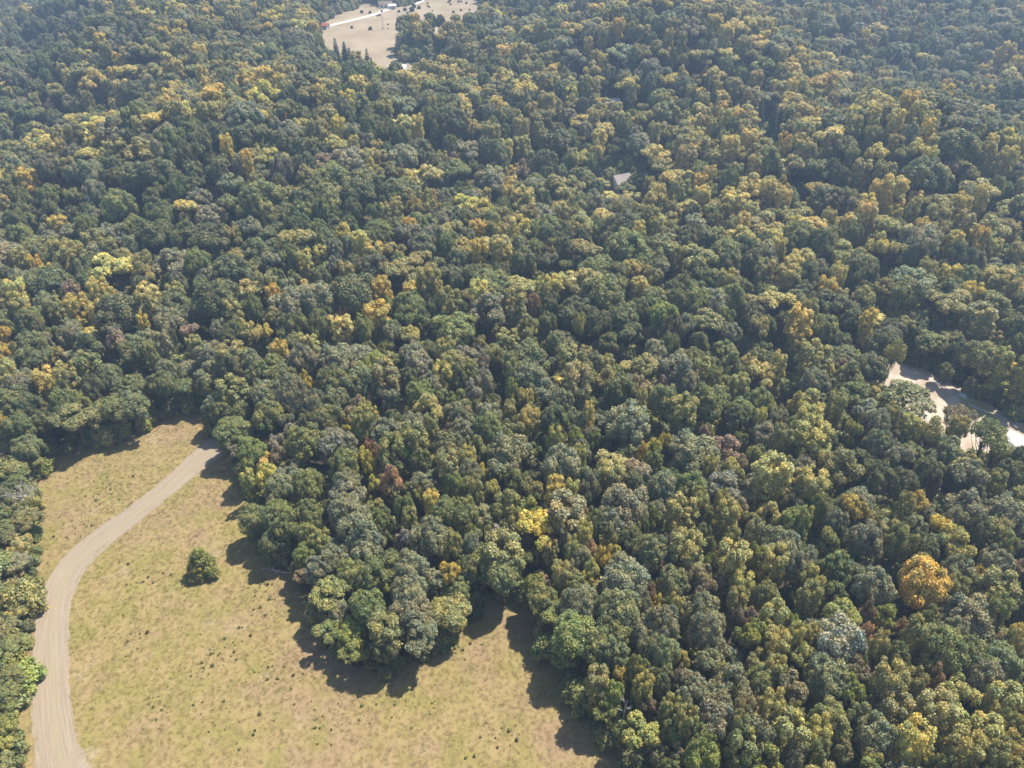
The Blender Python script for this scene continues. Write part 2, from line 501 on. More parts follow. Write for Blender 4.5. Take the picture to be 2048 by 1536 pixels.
def leaf_mesh(lob, r, size, cover=1.25, core=.80, spread=(.80, 1.22), tilt=.8, center=None):
    """Leaf sprays over the lobes of a crown: small rhombs, and the twiggy mass inside each lobe."""
    c0 = lob[:, :3].mean(0) if center is None else np.array(center)
    Vs, Fs, lf, cl = [], [], [], []
    base = 0
    for i, (x, y, z, rad) in enumerate(lob):
        c = np.array([x, y, z]); crand = r.uniform(0, 1)
        n = int(cover * 4 * math.pi * rad * rad / (size * size * .62))
        d = r.normal(size=(n, 3)); d /= np.linalg.norm(d, axis=1)[:, None]
        p = c + d * rad * r.uniform(*spread, (n, 1))
        dd = np.linalg.norm(p[:, None, :] - lob[None, :, :3], axis=2) / lob[None, :, 3]
        dd[:, i] = 9
        outw = p - c0; outw /= np.linalg.norm(outw, axis=1)[:, None] + 1e-9
        keep = (dd.min(1) > .84) & ((d * outw).sum(1) > -.45)
        p, d = p[keep], d[keep]; n = len(p)
        if n:
            nr = d * .75 + r.normal(size=(n, 3)) * tilt * .6 + np.array([0, 0, .30]); nr /= np.linalg.norm(nr, axis=1)[:, None]
            a = np.cross(nr, r.normal(size=(n, 3))); a /= np.linalg.norm(a, axis=1)[:, None] + 1e-9
            b = np.cross(nr, a)
            s = size * r.uniform(.5, 1.4, (n, 1))
            q = np.stack([p - a * s * .62, p - b * s * .42 + nr * s * .08, p + a * s * .62, p + b * s * .42 + nr * s * .08], 1)
            Vs.append(q.reshape(-1, 3)); Fs.append(base + np.arange(4 * n).reshape(n, 4)); base += 4 * n
            lf.append(r.uniform(0, 1, n)); cl.append(np.clip(crand + r.uniform(-.25, .25, n), 0, 1))
        if core:
            v, f = ico()
            vv = v * (1 + r.uniform(-.18, .12, (len(v), 1))) * rad * core + c
            f4 = np.c_[f, f[:, 2]]
            Vs.append(vv); Fs.append(base + f4); base += len(vv)
            lf.append(np.full(len(f), .35)); cl.append(np.full(len(f), crand))
    V = np.concatenate(Vs); F = np.concatenate(Fs)
    return V, F, np.concatenate(lf), np.concatenate(cl)

def crown_obj(name, data, mats):
    V, F, lf, cl = data
    tri = F[:, 2] == F[:, 3]
    me = bpy.data.meshes.new(name)
    tot = np.where(tri, 3, 4)
    loops = np.concatenate([F[~tri].ravel(), F[tri][:, :3].ravel()])
    order = np.r_[np.where(~tri)[0], np.where(tri)[0]]
    lens = tot[order]
    me.vertices.add(len(V)); me.vertices.foreach_set("co", V.astype(np.float32).ravel())
    me.loops.add(len(loops)); me.loops.foreach_set("vertex_index", loops.astype(np.int32))
    me.polygons.add(len(F)); me.polygons.foreach_set("loop_start", np.r_[0, np.cumsum(lens)[:-1]].astype(np.int32))
    me.update(calc_edges=True)
    for m in mats: me.materials.append(m)
    for an, vals in (("leaf", lf), ("clump", cl)):
        a = me.attributes.new(an, 'FLOAT', 'FACE'); a.data.foreach_set("value", vals[order].astype(np.float32))
    me.update()
    o = bpy.data.objects.new(name, me); col.objects.link(o)
    return o

def trunk_geo(h_top, r0, ends, r, lean=.4):
    g = Geo()
    top = Vector((r.uniform(-lean, lean), r.uniform(-lean, lean), h_top))
    pts = [Vector((0, 0, -.4)), Vector((0, 0, h_top * .3)) + Vector((r.uniform(-.15, .15), r.uniform(-.15, .15), 0)), top * .65, top]
    g.tube(pts, [r0 * 1.35, r0, r0 * .72, r0 * .25], 8)
    for e in ends:
        s = r.uniform(.38, .72); b = top * s
        e = Vector(e); mid = b.lerp(e, .5) + Vector((0, 0, -.08 * (e - b).length))
        g.tube([b, mid, e], [r0 * .42, r0 * .27, r0 * .09], 6)
    return g

TYPES = {}            # kind -> list of (crown, trunk, r_nominal, h_nominal, zc)
def make_type(kind, lob, r, size, rn, hn, zc, r0=.32, cover=1.25, core=.8, trunk_top=None, mats=None, tilt=.6, ends=8):
    cr = crown_obj("crown", leaf_mesh(lob, r, size, cover, core, tilt=tilt), mats or [M_LEAF])
    pick = lob[r.choice(len(lob), min(ends, len(lob)), replace=False), :3]
    tk = trunk_geo(trunk_top or zc, r0, pick, r).build("trunk", M_BARK, smooth=True)
    TYPES.setdefault(kind, []).append((cr, tk, rn, hn, zc))

for i in range(5):
    r = np.random.default_rng(100 + i)
    make_type("dome", lobes_dome(r, i, n=88 + 8 * i, rz=4.0 + .3 * (i % 3), lob=(.11 + .008 * i, .225 + .008 * i)), r, .37, 5.5, 17.6, 12.6)
for i in range(4):
    r = np.random.default_rng(200 + i)
    make_type("ovoid", lobes_ovoid(r, i, n=66 + 6 * i, rx=3.3 + .2 * i), r, .33, 3.7, 20.0, 14.0, r0=.26, tilt=.75, trunk_top=17)
for i in range(4):
    r = np.random.default_rng(300 + i)
    make_type("multi", lobes_multi(r, i, heads=6 + i), r, .38, 5.2, 16.6, 11.8)
for i in range(2):
    r = np.random.default_rng(400 + i)
    make_type("thin", lobes_multi(r, i, heads=10, rx=5.2), r, .42, 5.4, 16.8, 11.8, cover=.80, core=0, r0=.3, ends=22)
for i in range(2):       # low thicket and shrubs, foliage to the ground
    r = np.random.default_rng(500 + i)
    lob = lobes_dome(r, i, n=34, rx=2.0, rz=1.9, z0=1.5, low=-.5, lob=(.24, .38))
    make_type("shrub", lob, r, .30, 2.1, 3.6, 1.5, r0=.07, cover=1.1, core=.75, trunk_top=1.8)

# bare trees: branching limbs only
def bare_geo(r, h=11, spread=4.0, n=9, r0=.2):
    g = Geo()
    g.tube([(0, 0, -.3), (.1, .05, h * .35), (.2, -.1, h * .7), (.1, .1, h)], [r0 * 1.2, r0, r0 * .6, r0 * .15], 7)
    def limb(b, d, L, rr, lev):
        e = b + d * L; m = b.lerp(e, .5) + Vector(r.normal(size=3) * L * .06)
        g.tube([b, m, e], [rr, rr * .65, rr * .2], 5)
        if lev:
            for k in range(4):
                s = r.uniform(.35, .95)
                dd = (d + Vector(r.normal(size=3)) * .55 + Vector((0, 0, .2))).normalized()
                limb(b.lerp(e, s), dd, L * r.uniform(.35, .6), rr * .45, lev - 1)
    for k in range(n):
        t = 2.4 * k; s = .3 + .62 * k / n
        d = Vector((math.cos(t), math.sin(t), .55 + .5 * s)).normalized()
        limb(Vector((.12, 0, h * s)), d, spread * (1.15 - .6 * s), r0 * .55, 2)
    return g

# pines: whorls of needled branches
def lobes_pine(r, h=20, rb=3.4):
    out = []
    for k in range(13):
        z = h - .6 - (h - 5) * (k / 12.5) ** 1.05
        w = rb * (k + .7) / 13 * r.uniform(.85, 1.1)
        m = 4 + k // 3
        for j in range(m):
            t = 2 * math.pi * j / m + k * .9
            for s in ((.45, .9) if w > 1.2 else (.75,)):
                out.append((w * s * math.cos(t), w * s * math.sin(t), z - .25 * w * s, .34 + .30 * w * (1.15 - s) / 2 + .12))
    return np.array(out)
for i in range(2):
    r = np.random.default_rng(600 + i)
    make_type("pine", lobes_pine(r), r, .36, 3.6, 20.0, 12.0, r0=.25, tilt=.9, cover=1.0, core=.6, trunk_top=19, ends=2)

ALL_TYPES = []        # flat list used for the instanced masses
for k, L in TYPES.items():
    for t in L: ALL_TYPES.append((k, t))
for k, t in ALL_TYPES:                     # prototypes start parked out of the scene collection; the first tree of each kind takes them
    for o in t[:2]: col.objects.unlink(o)
USED = set()

# ------------------------------------------------------------------ colours of foliage
TINT = {'D': (.061, .069, .036), 'G': (.083, .093, .041), 'L': (.104, .116, .036), 'B': (.105, .109, .078), 'O': (.128, .127, .060),
        'Y': (.200, .187, .080), 'Q': (.38, .335, .085), 'A': (.34, .262, .075), 'R': (.27, .155, .080), 'N': (.120, .094, .074),
        'P': (.175, .140, .116), 'W': (.150, .163, .140), 'K': (.138, .137, .126)}
CNAME = {'D': 'dark green', 'G': 'mid green', 'L': 'lime green', 'B': 'blue-grey green', 'O': 'olive', 'Y': 'yellowish olive',
         'Q': 'bright yellow', 'A': 'golden', 'R': 'orange', 'N': 'reddish brown', 'P': 'pinkish brown', 'W': 'silvery pale', 'K': 'greyish'}
CTINGE = {'D': 'dark', 'G': 'green', 'L': 'lime', 'B': 'blue', 'O': 'olive', 'Y': 'yellow', 'Q': 'yellow', 'A': 'gold', 'R': 'orange',
          'N': 'brown', 'P': 'pink', 'W': 'silver', 'K': 'grey'}
FOL = 2.55
def tint_of(code, r=None, var=.12):
    t = np.mean([TINT[c] for c in code], axis=0) if len(code) > 1 else np.array(TINT[code])
    if len(code) > 1: t = (np.array(TINT[code[0]]) * 1.3 + np.array(TINT[code[1]]) * .7) / 2
    if r is not None: t = t * (1 + r.uniform(-var, var)) * (1 + r.uniform(-.05, .05, 3))
    return np.minimum(t * FOL * (.70 if code[0] in 'QAR' else 1.0), .62)

# every crown noted in the photograph: centre x, y, half width (pixels of the photo), colours
HAND = """
503 1035 30 DO;555 1030 30 G;570 1055 28 G;548 1080 28 D;615 1033 28 G;615 1066 20 GY;642 1085 25 LO;613 1110 25 LG;670 1115 32 B;634 1138 26 B;705 1147 30 GO;595 1157 18 NO;658 1190 38 GY
720 1060 38 B;693 1025 32 B;732 1094 36 B;728 1068 14 O;762 1048 24 G;748 1156 32 G;780 1140 32 G;775 1168 22 L;732 1212 32 G;677 1222 22 B;658 1258 32 GL;705 1262 30 L;760 1245 34 G
771 1268 32 OG;824 1229 40 BD;837 1282 38 BD;708 1301 28 LG;908 1228 40 GY;853 1315 22 D;775 1317 24 D
812 1025 20 G;864 1012 15 YA;888 1035 30 G;921 1029 30 G;966 1033 26 OK;1019 1016 28 O;1071 1060 40 Q;1062 1024 20 LY;1132 1035 42 ON;1163 1030 14 P;1187 1049 22 G;860 1078 34 BG;820 1045 16 O;810 1082 18 K;898 1088 24 GY;942 1092 16 BW;991 1076 22 KP;1007 1109 40 OG;1054 1084 14 K;1060 1117 20 G;1136 1086 20 B;1167 1080 16 Y;1144 1107 11 YL;1167 1111 11 Q;1181 1101 7 PR
902 1148 21 A;954 1121 22 O;937 1141 22 G;1005 1141 38 GO;823 1141 34 B;874 1162 26 B;913 1182 28 G;1015 1176 40 GO;820 1186 34 B;1070 1170 20 L;1122 1156 20 YG;1142 1145 16 PO;1161 1121 24 BG;1177 1162 9 Q;1183 1143 9 Y;1100 1109 16 ON;1161 1176 28 G;1083 1195 30 GL;1073 1225 22 G;1112 1225 38 GL;1161 1211 34 BG
1249 1016 42 B;1225 1047 34 B;1218 1078 20 O;1262 1062 20 G;1264 1082 24 G;1305 1109 32 GB;1284 1057 10 G;1305 1043 9 L;1360 1033 30 OY;1395 1021 16 O;1411 1037 14 GY;1440 1014 13 YL;1452 1041 22 YG;1479 1025 18 P;1536 1035 24 YO;1501 1045 18 O;1583 1049 30 LG;1505 1076 18 OP;1557 1096 38 BD;1403 1076 18 GB;1376 1109 30 OY;1417 1103 14 G;1460 1094 16 OG;1340 1086 14 NK;1229 1109 14 QY;1204 1119 9 A
1251 1156 44 B;1315 1135 16 RN;1345 1168 30 GB;1300 1189 12 N;1313 1217 11 A;1395 1156 28 NO;1462 1125 32 YO;1440 1164 22 NK;1481 1176 20 YO;1413 1131 10 L;1510 1121 20 L;1544 1133 26 YO;1583 1133 24 BW;1405 1186 24 NO;1352 1221 15 YO;1335 1219 14 G;1532 1199 26 GO;1475 1211 18 OY;1405 1234 36 BG;1477 1238 14 NK;1505 1242 12 P;1544 1244 28 OY;1239 1221 42 GB;1278 1207 20 B;1325 1252 34 BG;1500 1273 30 L;1577 1258 14 L;1589 1279 16 Y;1415 1268 32 B;1331 1283 18 LW;1229 1260 34 G
1703 1015 26 AO;1639 1020 20 G;1607 1046 12 YL;1666 1044 24 BD;1742 1042 18 OY;1832 1009 22 AO;1803 1022 16 OG;1928 1013 32 B;2005 1028 34 B;1884 1061 28 QY;1830 1055 20 OK;1911 1096 30 YO;1906 1044 22 B;1950 1066 24 D;1657 1083 20 OY;1731 1083 30 B;1797 1087 26 GO;1849 1098 28 D;2005 1057 18 ND;2009 1096 20 GY;1989 1127 30 B;1611 1122 20 BW;1620 1162 24 YO;1672 1136 30 DG;1749 1175 34 B;1845 1166 42 A;1911 1149 30 BG;1954 1151 14 AO;1967 1173 12 AY;1906 1188 20 OG;2027 1140 12 P;1989 1188 36 OG;1670 1188 24 DG;1617 1201 22 O;1683 1236 34 LY;1766 1238 22 LY;1731 1227 12 N;1731 1278 13 PR;1679 1284 44 W;1803 1265 12 NR;1856 1236 20 GY;1937 1236 46 BG;1989 1232 20 OG;1906 1267 28 B;2037 1219 20 D;1830 1278 26 O;1617 1284 16 YL;2005 1289 22 PO;2027 1284 12 Y
1149 1269 44 GL;1188 1289 36 G;1123 1318 24 GL;1237 1260 34 G;1227 1304 32 GB;1295 1265 34 BG;1330 1314 26 LW;1299 1304 24 BG;1276 1343 22 GL;1194 1369 24 O;1241 1355 14 OA;1225 1388 22 LG;1286 1381 17 YL;1209 1416 26 LG;1295 1412 14 N;1338 1422 14 O;1321 1365 22 GB;1362 1324 10 AY;1358 1357 12 N;1422 1328 34 BG;1385 1367 30 B;1440 1351 10 Y;1461 1373 34 BG;1383 1396 34 BG;1432 1402 34 BG;1428 1445 38 B;1483 1433 20 ON;1284 1469 38 LY;1370 1451 22 O;1354 1469 26 GO;1237 1474 14 LG;1407 1486 28 GL;1401 1517 34 L;1319 1510 22 BG;1358 1513 14 PO;1266 1510 24 D;1481 1500 30 OG;1344 1540 24 G
1525 1369 30 GO;1545 1349 20 OY;1576 1385 34 NO;1513 1410 16 N;1541 1427 26 YO;1613 1324 28 OY;1654 1357 40 BO;1705 1340 28 NO;1716 1328 18 G;1705 1388 28 L;1742 1377 24 PN;1755 1304 18 OY;1783 1324 28 DG;1771 1367 28 OY;1656 1445 38 GO;1720 1439 24 LW;1752 1474 38 B;1742 1416 20 OP;1578 1449 10 OG;1576 1474 34 YO;1634 1476 26 YL;1605 1504 18 Y;1517 1478 40 BG;1632 1517 18 OG;1533 1523 38 L;1586 1520 24 B;1685 1508 20 OP;1736 1527 20 YO;1783 1513 24 NA;1474 1463 16 O
1885 1306 40 GO;1937 1321 36 GO;1999 1325 34 GW;1960 1359 32 B;1862 1359 16 NR;1816 1379 22 OG;1785 1425 30 OP;1912 1390 36 YO;1999 1410 34 YO;2037 1423 12 NR;1864 1433 32 YP;1902 1462 40 YO;1960 1471 32 Y;1819 1490 30 YA;1846 1510 20 Y;1922 1510 32 YO;2008 1462 24 GY;2008 1510 24 YO;2037 1394 16 OY;1979 1530 22 O;2037 1481 18 O;1883 1540 24 G
10 671 14 A;20 707 20 AY;6 728 8 A;12 755 26 YL;64 699 30 GD;57 728 36 D;43 773 28 B;102 671 16 GO;143 671 22 B;94 767 22 YA;141 761 24 OY;127 783 16 Q;176 699 24 D;176 740 26 OD;186 779 20 D;221 759 22 BD;268 697 28 GB;232 685 16 P;289 654 11 Q;326 689 16 OK;305 712 12 O;381 666 20 PN;262 775 30 DG;322 767 26 DG;332 740 18 B;371 777 26 D;219 816 28 G;273 832 34 GB;146 841 40 OD;88 841 24 GD;39 853 26 GD;6 851 14 AN;20 806 34 G;64 816 24 D;125 806 24 G;168 808 16 GY;55 894 26 GB;191 861 14 O
420 712 26 B;474 704 14 Q;464 718 26 OG;503 727 20 B;546 739 32 G;464 739 24 D;423 749 28 BG;511 743 8 NR;511 759 22 G;412 772 20 G;464 786 30 OG;412 817 22 DK;445 821 22 G;482 825 18 G;566 764 26 GB;613 768 12 QL;562 712 16 OA;605 720 28 BD;673 721 34 B;752 733 24 LY;654 747 16 PN;716 743 16 OP;771 759 28 ON;722 764 34 GB;664 768 28 G;586 782 22 BG;533 790 30 BG;576 802 20 BD;621 811 28 DN;670 805 26 BG;777 794 24 B;736 794 18 PO;720 815 16 PN;732 835 13 YL;748 845 10 Y;654 843 30 G;699 839 16 PO;537 833 30 GL;466 862 36 G;576 846 18 B;586 864 18 KB;615 856 16 GB;724 856 20 OG;773 868 32 BG;689 866 14 QA;673 891 36 B;611 887 36 GL;552 887 16 KP;554 909 14 P;502 905 26 GL;466 901 10 K;525 925 20 YR;535 954 22 LQ;496 960 14 Y;587 948 28 B;742 899 10 NR;724 917 16 Q;740 932 10 Q;755 917 13 NR;763 940 16 N;689 934 26 G;695 970 26 BG;750 973 12 QL;783 970 20 NR;615 973 28 GL;560 977 30 BG;697 993 32 B;787 911 24 OG
835 728 26 BW;819 760 16 DB;891 709 18 O;907 735 20 O;926 754 24 G;885 757 18 YO;965 728 13 PK;860 772 22 B;967 769 18 BW;841 791 28 GL;888 798 20 G;942 788 18 KB;995 719 12 O;1055 719 40 DG;1058 754 36 BD;1027 754 16 OG;1024 782 14 L;1052 801 18 YL;1017 823 18 OY;1058 842 24 LR;1090 785 26 KD;1134 719 22 O;1156 766 26 ON;1122 804 22 BG;923 807 20 L;854 826 28 YO;917 832 28 BD;977 836 24 BW;863 858 16 O;932 867 30 BD;901 867 14 N;977 861 26 G;1021 867 26 GO;825 854 24 B;1109 842 26 D;1150 845 20 BG;1178 836 10 Y;828 886 28 OG;898 899 32 DO;838 921 22 G;954 902 18 O;1017 908 40 BG;1005 940 32 BG;1109 886 14 YG;1099 902 14 L;1150 886 18 L;1188 883 14 LD;936 927 16 Y;964 952 8 Q;895 940 24 O;939 952 22 BG;850 968 32 BG;910 980 20 G;948 987 18 OG;986 984 18 YO;1122 933 36 B;1156 924 14 OY;1159 905 20 B;1062 987 24 OG;1109 990 20 OA;1144 990 16 Y;1175 971 24 BG;1033 971 22 G
1213 760 22 YO;1291 735 28 OY;1354 738 32 B;1402 747 20 O;1427 766 14 OG;1462 735 22 DO;1522 750 30 Y;1556 735 16 Y;1323 776 14 PN;1279 776 18 PO;1282 810 10 Y;1257 845 42 B;1326 804 26 GB;1364 829 26 OG;1417 807 36 G;1376 772 20 B;1474 839 26 D;1556 842 22 BD;1534 817 18 OL;1591 813 16 AY;1518 848 12 Y;1528 873 22 KO;1559 886 20 OG;1408 867 12 PN;1383 905 44 BG;1304 902 16 Q;1326 886 10 Q;1282 911 9 A;1307 927 20 G;1276 946 30 PN;1455 902 28 PN;1481 930 10 P;1509 914 20 LO;1465 943 22 YL;1418 943 10 YO;1219 952 26 YG;1326 974 28 B;1383 977 34 G;1446 977 32 KB;1544 955 36 YO;1585 940 20 BD;1581 974 20 YP;1266 971 24 DB;1509 984 12 PO
1625 721 28 OY;1628 763 26 BD;1621 809 30 YO;1670 820 20 OL;1738 735 30 D;1801 711 18 O;1699 753 24 OG;1706 792 30 G;1812 799 50 DG;1734 830 26 KB;1752 852 24 B;1776 841 16 O;1861 866 22 OY;1910 866 16 OY;1914 834 26 NG;1974 870 30 G;1995 895 26 OG;1755 890 24 BG;1628 883 32 YO;1614 852 24 YO;1706 866 20 L;1681 940 36 GO;1794 915 24 KO;1889 905 30 BG;1752 957 28 DG;1801 972 26 D;1854 943 26 DG;1932 954 36 BD;1621 975 26 YO;2037 925 24 D;2020 948 24 D;2006 732 26 A;1935 742 30 GO;1854 714 30 D;1889 728 22 D;2034 763 24 OG;1981 781 20 O;1988 972 18 OL;1953 993 20 B
30 935 26 OG;70 925 18 GO;25 1010 20 GO;50 1040 26 GO;12 1060 22 GO;35 1090 22 OY;25 1130 24 BO;55 1120 16 KG;20 1190 26 LO;40 1215 22 OY;15 1250 18 BO;35 1280 18 GO;10 1300 24 GO;28 1350 24 G;12 1390 24 GO;33 1410 18 GL;12 1450 22 LO;33 1482 14 YL;18 1525 26 OD
533 668 14 Q;690 635 11 R;550 600 14 A;100 555 14 A;75 540 12 A;225 600 9 A;200 635 16 Y;1068 615 12 RN;1650 583 18 A;1735 645 16 A;455 300 12 Q;495 330 12 A;820 465 14 A;1120 430 16 A;330 75 10 A;205 85 10 A;175 172 9 R;220 234 11 PR;570 232 12 NR;864 400 10 R;1760 32 12 RN;1850 266 14 A;1890 192 13 A;1815 212 16 A;1940 458 12 PR;1160 650 14 LY;1325 632 26 L;1985 505 14 Y;1907 490 16 YA
"""
THIN = {(1812, 799), (1914, 834), (1974, 870), (1995, 895), (1801, 711), (1861, 866)}
LOWZONE = lambda px, py: px < 95 and py > 905

entries = []
for tok in HAND.replace("\n", ";").split(";"):
    tok = tok.strip()
    if not tok: continue
    a = tok.split()
    entries.append((float(a[0]), float(a[1]), float(a[2]), a[3]))

placed = []           # every tree: dict with x, y, r, h, kind, variant, rot, tint, plus hand data
for i, (px, py, rp, code) in enumerate(entries):
    r = np.random.default_rng(5000 + i)
    low = LOWZONE(px, py)
    far = py < 660
    up = 5.0 if low else 12.5
    x, y, t = ground_at(px, py, up)
    rm = max(1.5, rp * t / FPX * 1.06)
    rm = min(rm, 7.6)
    if (px, py) in THIN: kind = "thin"
    elif low: kind = "multi" if r.random() < .6 else "dome"
    elif code[0] in "YO" and rm < 5.0: kind = "ovoid" if r.random() < .72 else "multi"
    elif code[0] in "QAR": kind = "multi"
    elif code[0] == "L": kind = "multi" if r.random() < .7 else "dome"
    elif code[0] in "NPK": kind = "multi"
    else: kind = "dome" if r.random() < .80 else "multi"
    if far and code[0] in "QAYR": kind = "ovoid"
    h = {"dome": 13.2 + .85 * rm, "ovoid": 15.0 + .95 * rm, "multi": 12.6 + .85 * rm, "thin": 16.5}[kind] + r.uniform(-1.2, 1.6)
    if low: h = 5.2 + .9 * rm
    gq = ground_at(px, py, 8.0); es = float(signed(FIELD, np.array([gq[0]]), np.array([gq[1]]))[0])
    if not low and es < 16: h -= 5.2 * (1 - max(es, 0) / 16)
    if code[0] == 'Q' and rp < 18: code = 'QY'
    if (px, py) in ((1071, 1060), (1845, 1166), (1679, 1284), (902, 1148), (783, 970)): h += 2.5
    if (px, py) == (1845, 1166): kind = "dome"
    if px < 725 and 1150 < py < 1330: h -= 2.2
    v = int(r.integers(len(TYPES[kind])))
    if kind == "multi" and rm > 4.5: v = 3
    nom = TYPES[kind][v]
    # put the crown's centre (not the base) on the line of sight
    zc = nom[4] / nom[3] * h
    x, y, t = ground_at(px, py, zc)
    placed.append(dict(x=x, y=y, r=rm, h=h, kind=kind, v=v, rot=r.uniform(0, 6.28), tint=tint_of(code, r, .08), px=px, py=py, rp=rp, code=code, hand=True))

# trees keep out of the open ground
for p in placed:
    for poly, gap in ((FIELD, 1.2), (CLEAR, -2.0 if p["kind"] == "thin" else .5)):
        for _ in range(6):
            s = float(signed(poly, np.array([p["x"]]), np.array([p["y"]]))[0])
            if s >= gap: break
            g = np.array([float(signed(poly, np.array([p["x"] + dx]), np.array([p["y"] + dy]))[0]) for dx, dy in ((.5, 0), (-.5, 0), (0, .5), (0, -.5))])
            gv = np.array([g[0] - g[1], g[2] - g[3]]); L = np.linalg.norm(gv)
            if L < 1e-6: break
            p["x"] += gv[0] / L * (gap - s); p["y"] += gv[1] / L * (gap - s)

# ------------------------------------------------------------------ the rest of the forest
# colour mixtures read off the photograph: px, py, weights of D G B O Y A N L
MIX = [(60, 60, 30, 18, 34, 12, 2, 1, 1, 0), (300, 60, 18, 18, 14, 26, 16, 6, 4, 1), (560, 60, 16, 18, 16, 28, 16, 5, 2, 1), (150, 230, 22, 22, 20, 22, 9, 3, 3, 1),
       (380, 210, 14, 18, 10, 30, 20, 6, 4, 1), (600, 200, 20, 22, 16, 24, 12, 4, 4, 1), (100, 400, 26, 22, 16, 22, 8, 3, 3, 1), (330, 400, 28, 22, 14, 20, 10, 3, 3, 1),
       (600, 400, 32, 24, 20, 14, 6, 2, 2, 2), (120, 560, 22, 22, 18, 22, 12, 4, 2, 1), (400, 580, 26, 24, 18, 18, 10, 3, 3, 2), (650, 560, 30, 26, 22, 12, 6, 2, 2, 3),
       (830, 120, 12, 20, 10, 34, 20, 5, 2, 2), (830, 260, 20, 24, 18, 24, 10, 3, 3, 2), (870, 420, 30, 26, 22, 12, 7, 2, 2, 3), (900, 580, 28, 28, 18, 16, 6, 1, 2, 3),
       (1080, 80, 18, 26, 20, 20, 12, 3, 1, 1), (1100, 180, 10, 18, 10, 32, 26, 6, 1, 1), (1100, 330, 14, 24, 12, 28, 18, 4, 1, 3), (1120, 470, 24, 26, 18, 18, 10, 3, 1, 4),
       (1150, 600, 26, 28, 18, 18, 6, 2, 2, 4), (1350, 60, 18, 26, 26, 18, 10, 3, 1, 0), (1380, 180, 8, 18, 12, 32, 26, 7, 1, 1), (1350, 330, 10, 22, 10, 34, 22, 5, 1, 3),
       (1400, 480, 26, 24, 20, 18, 9, 2, 1, 3), (1420, 620, 24, 28, 20, 18, 8, 2, 1, 3), (1650, 60, 20, 24, 32, 16, 6, 2, 2, 0), (1650, 200, 12, 20, 14, 26, 22, 10, 2, 0),
       (1650, 350, 10, 20, 12, 34, 22, 4, 1, 2), (1650, 500, 20, 24, 18, 24, 12, 3, 1, 2), (1650, 640, 20, 26, 20, 24, 12, 3, 1, 3), (1900, 60, 26, 22, 36, 10, 3, 1, 1, 0),
       (1920, 220, 22, 20, 26, 18, 9, 6, 1, 0), (1880, 330, 14, 22, 14, 28, 18, 6, 1, 1), (1950, 440, 18, 22, 18, 22, 14, 6, 1, 1), (1900, 600, 20, 26, 24, 20, 8, 2, 2, 1),
       (300, 800, 30, 30, 20, 14, 4, 1, 1, 2), (800, 850, 28, 28, 26, 12, 4, 0, 1, 3), (1300, 900, 28, 28, 26, 12, 4, 0, 1, 3), (1800, 1000, 28, 28, 22, 16, 5, 1, 1, 2), (1600, 1400, 24, 28, 20, 18, 6, 1, 2, 3)]
MIXP = np.array([m[:2] for m in MIX], float); MIXW = np.array([m[2:] for m in MIX], float)
MCODE = ['D', 'G', 'B', 'O', 'Y', 'A', 'N', 'L']

cell = 8.0
grid = {}
def gput(p): grid.setdefault((int(p["x"] // cell), int(p["y"] // cell)), []).append(p)
for p in placed: gput(p)
def clear_of(x, y, r, k):
    cx, cy = int(x // cell), int(y // cell)
    for a in range(-2, 3):
        for b in range(-2, 3):
            for q in grid.get((cx + a, cy + b), ()):
                if (q["x"] - x) ** 2 + (q["y"] - y) ** 2 < (k * (q["r"] + r)) ** 2: return False
    return True

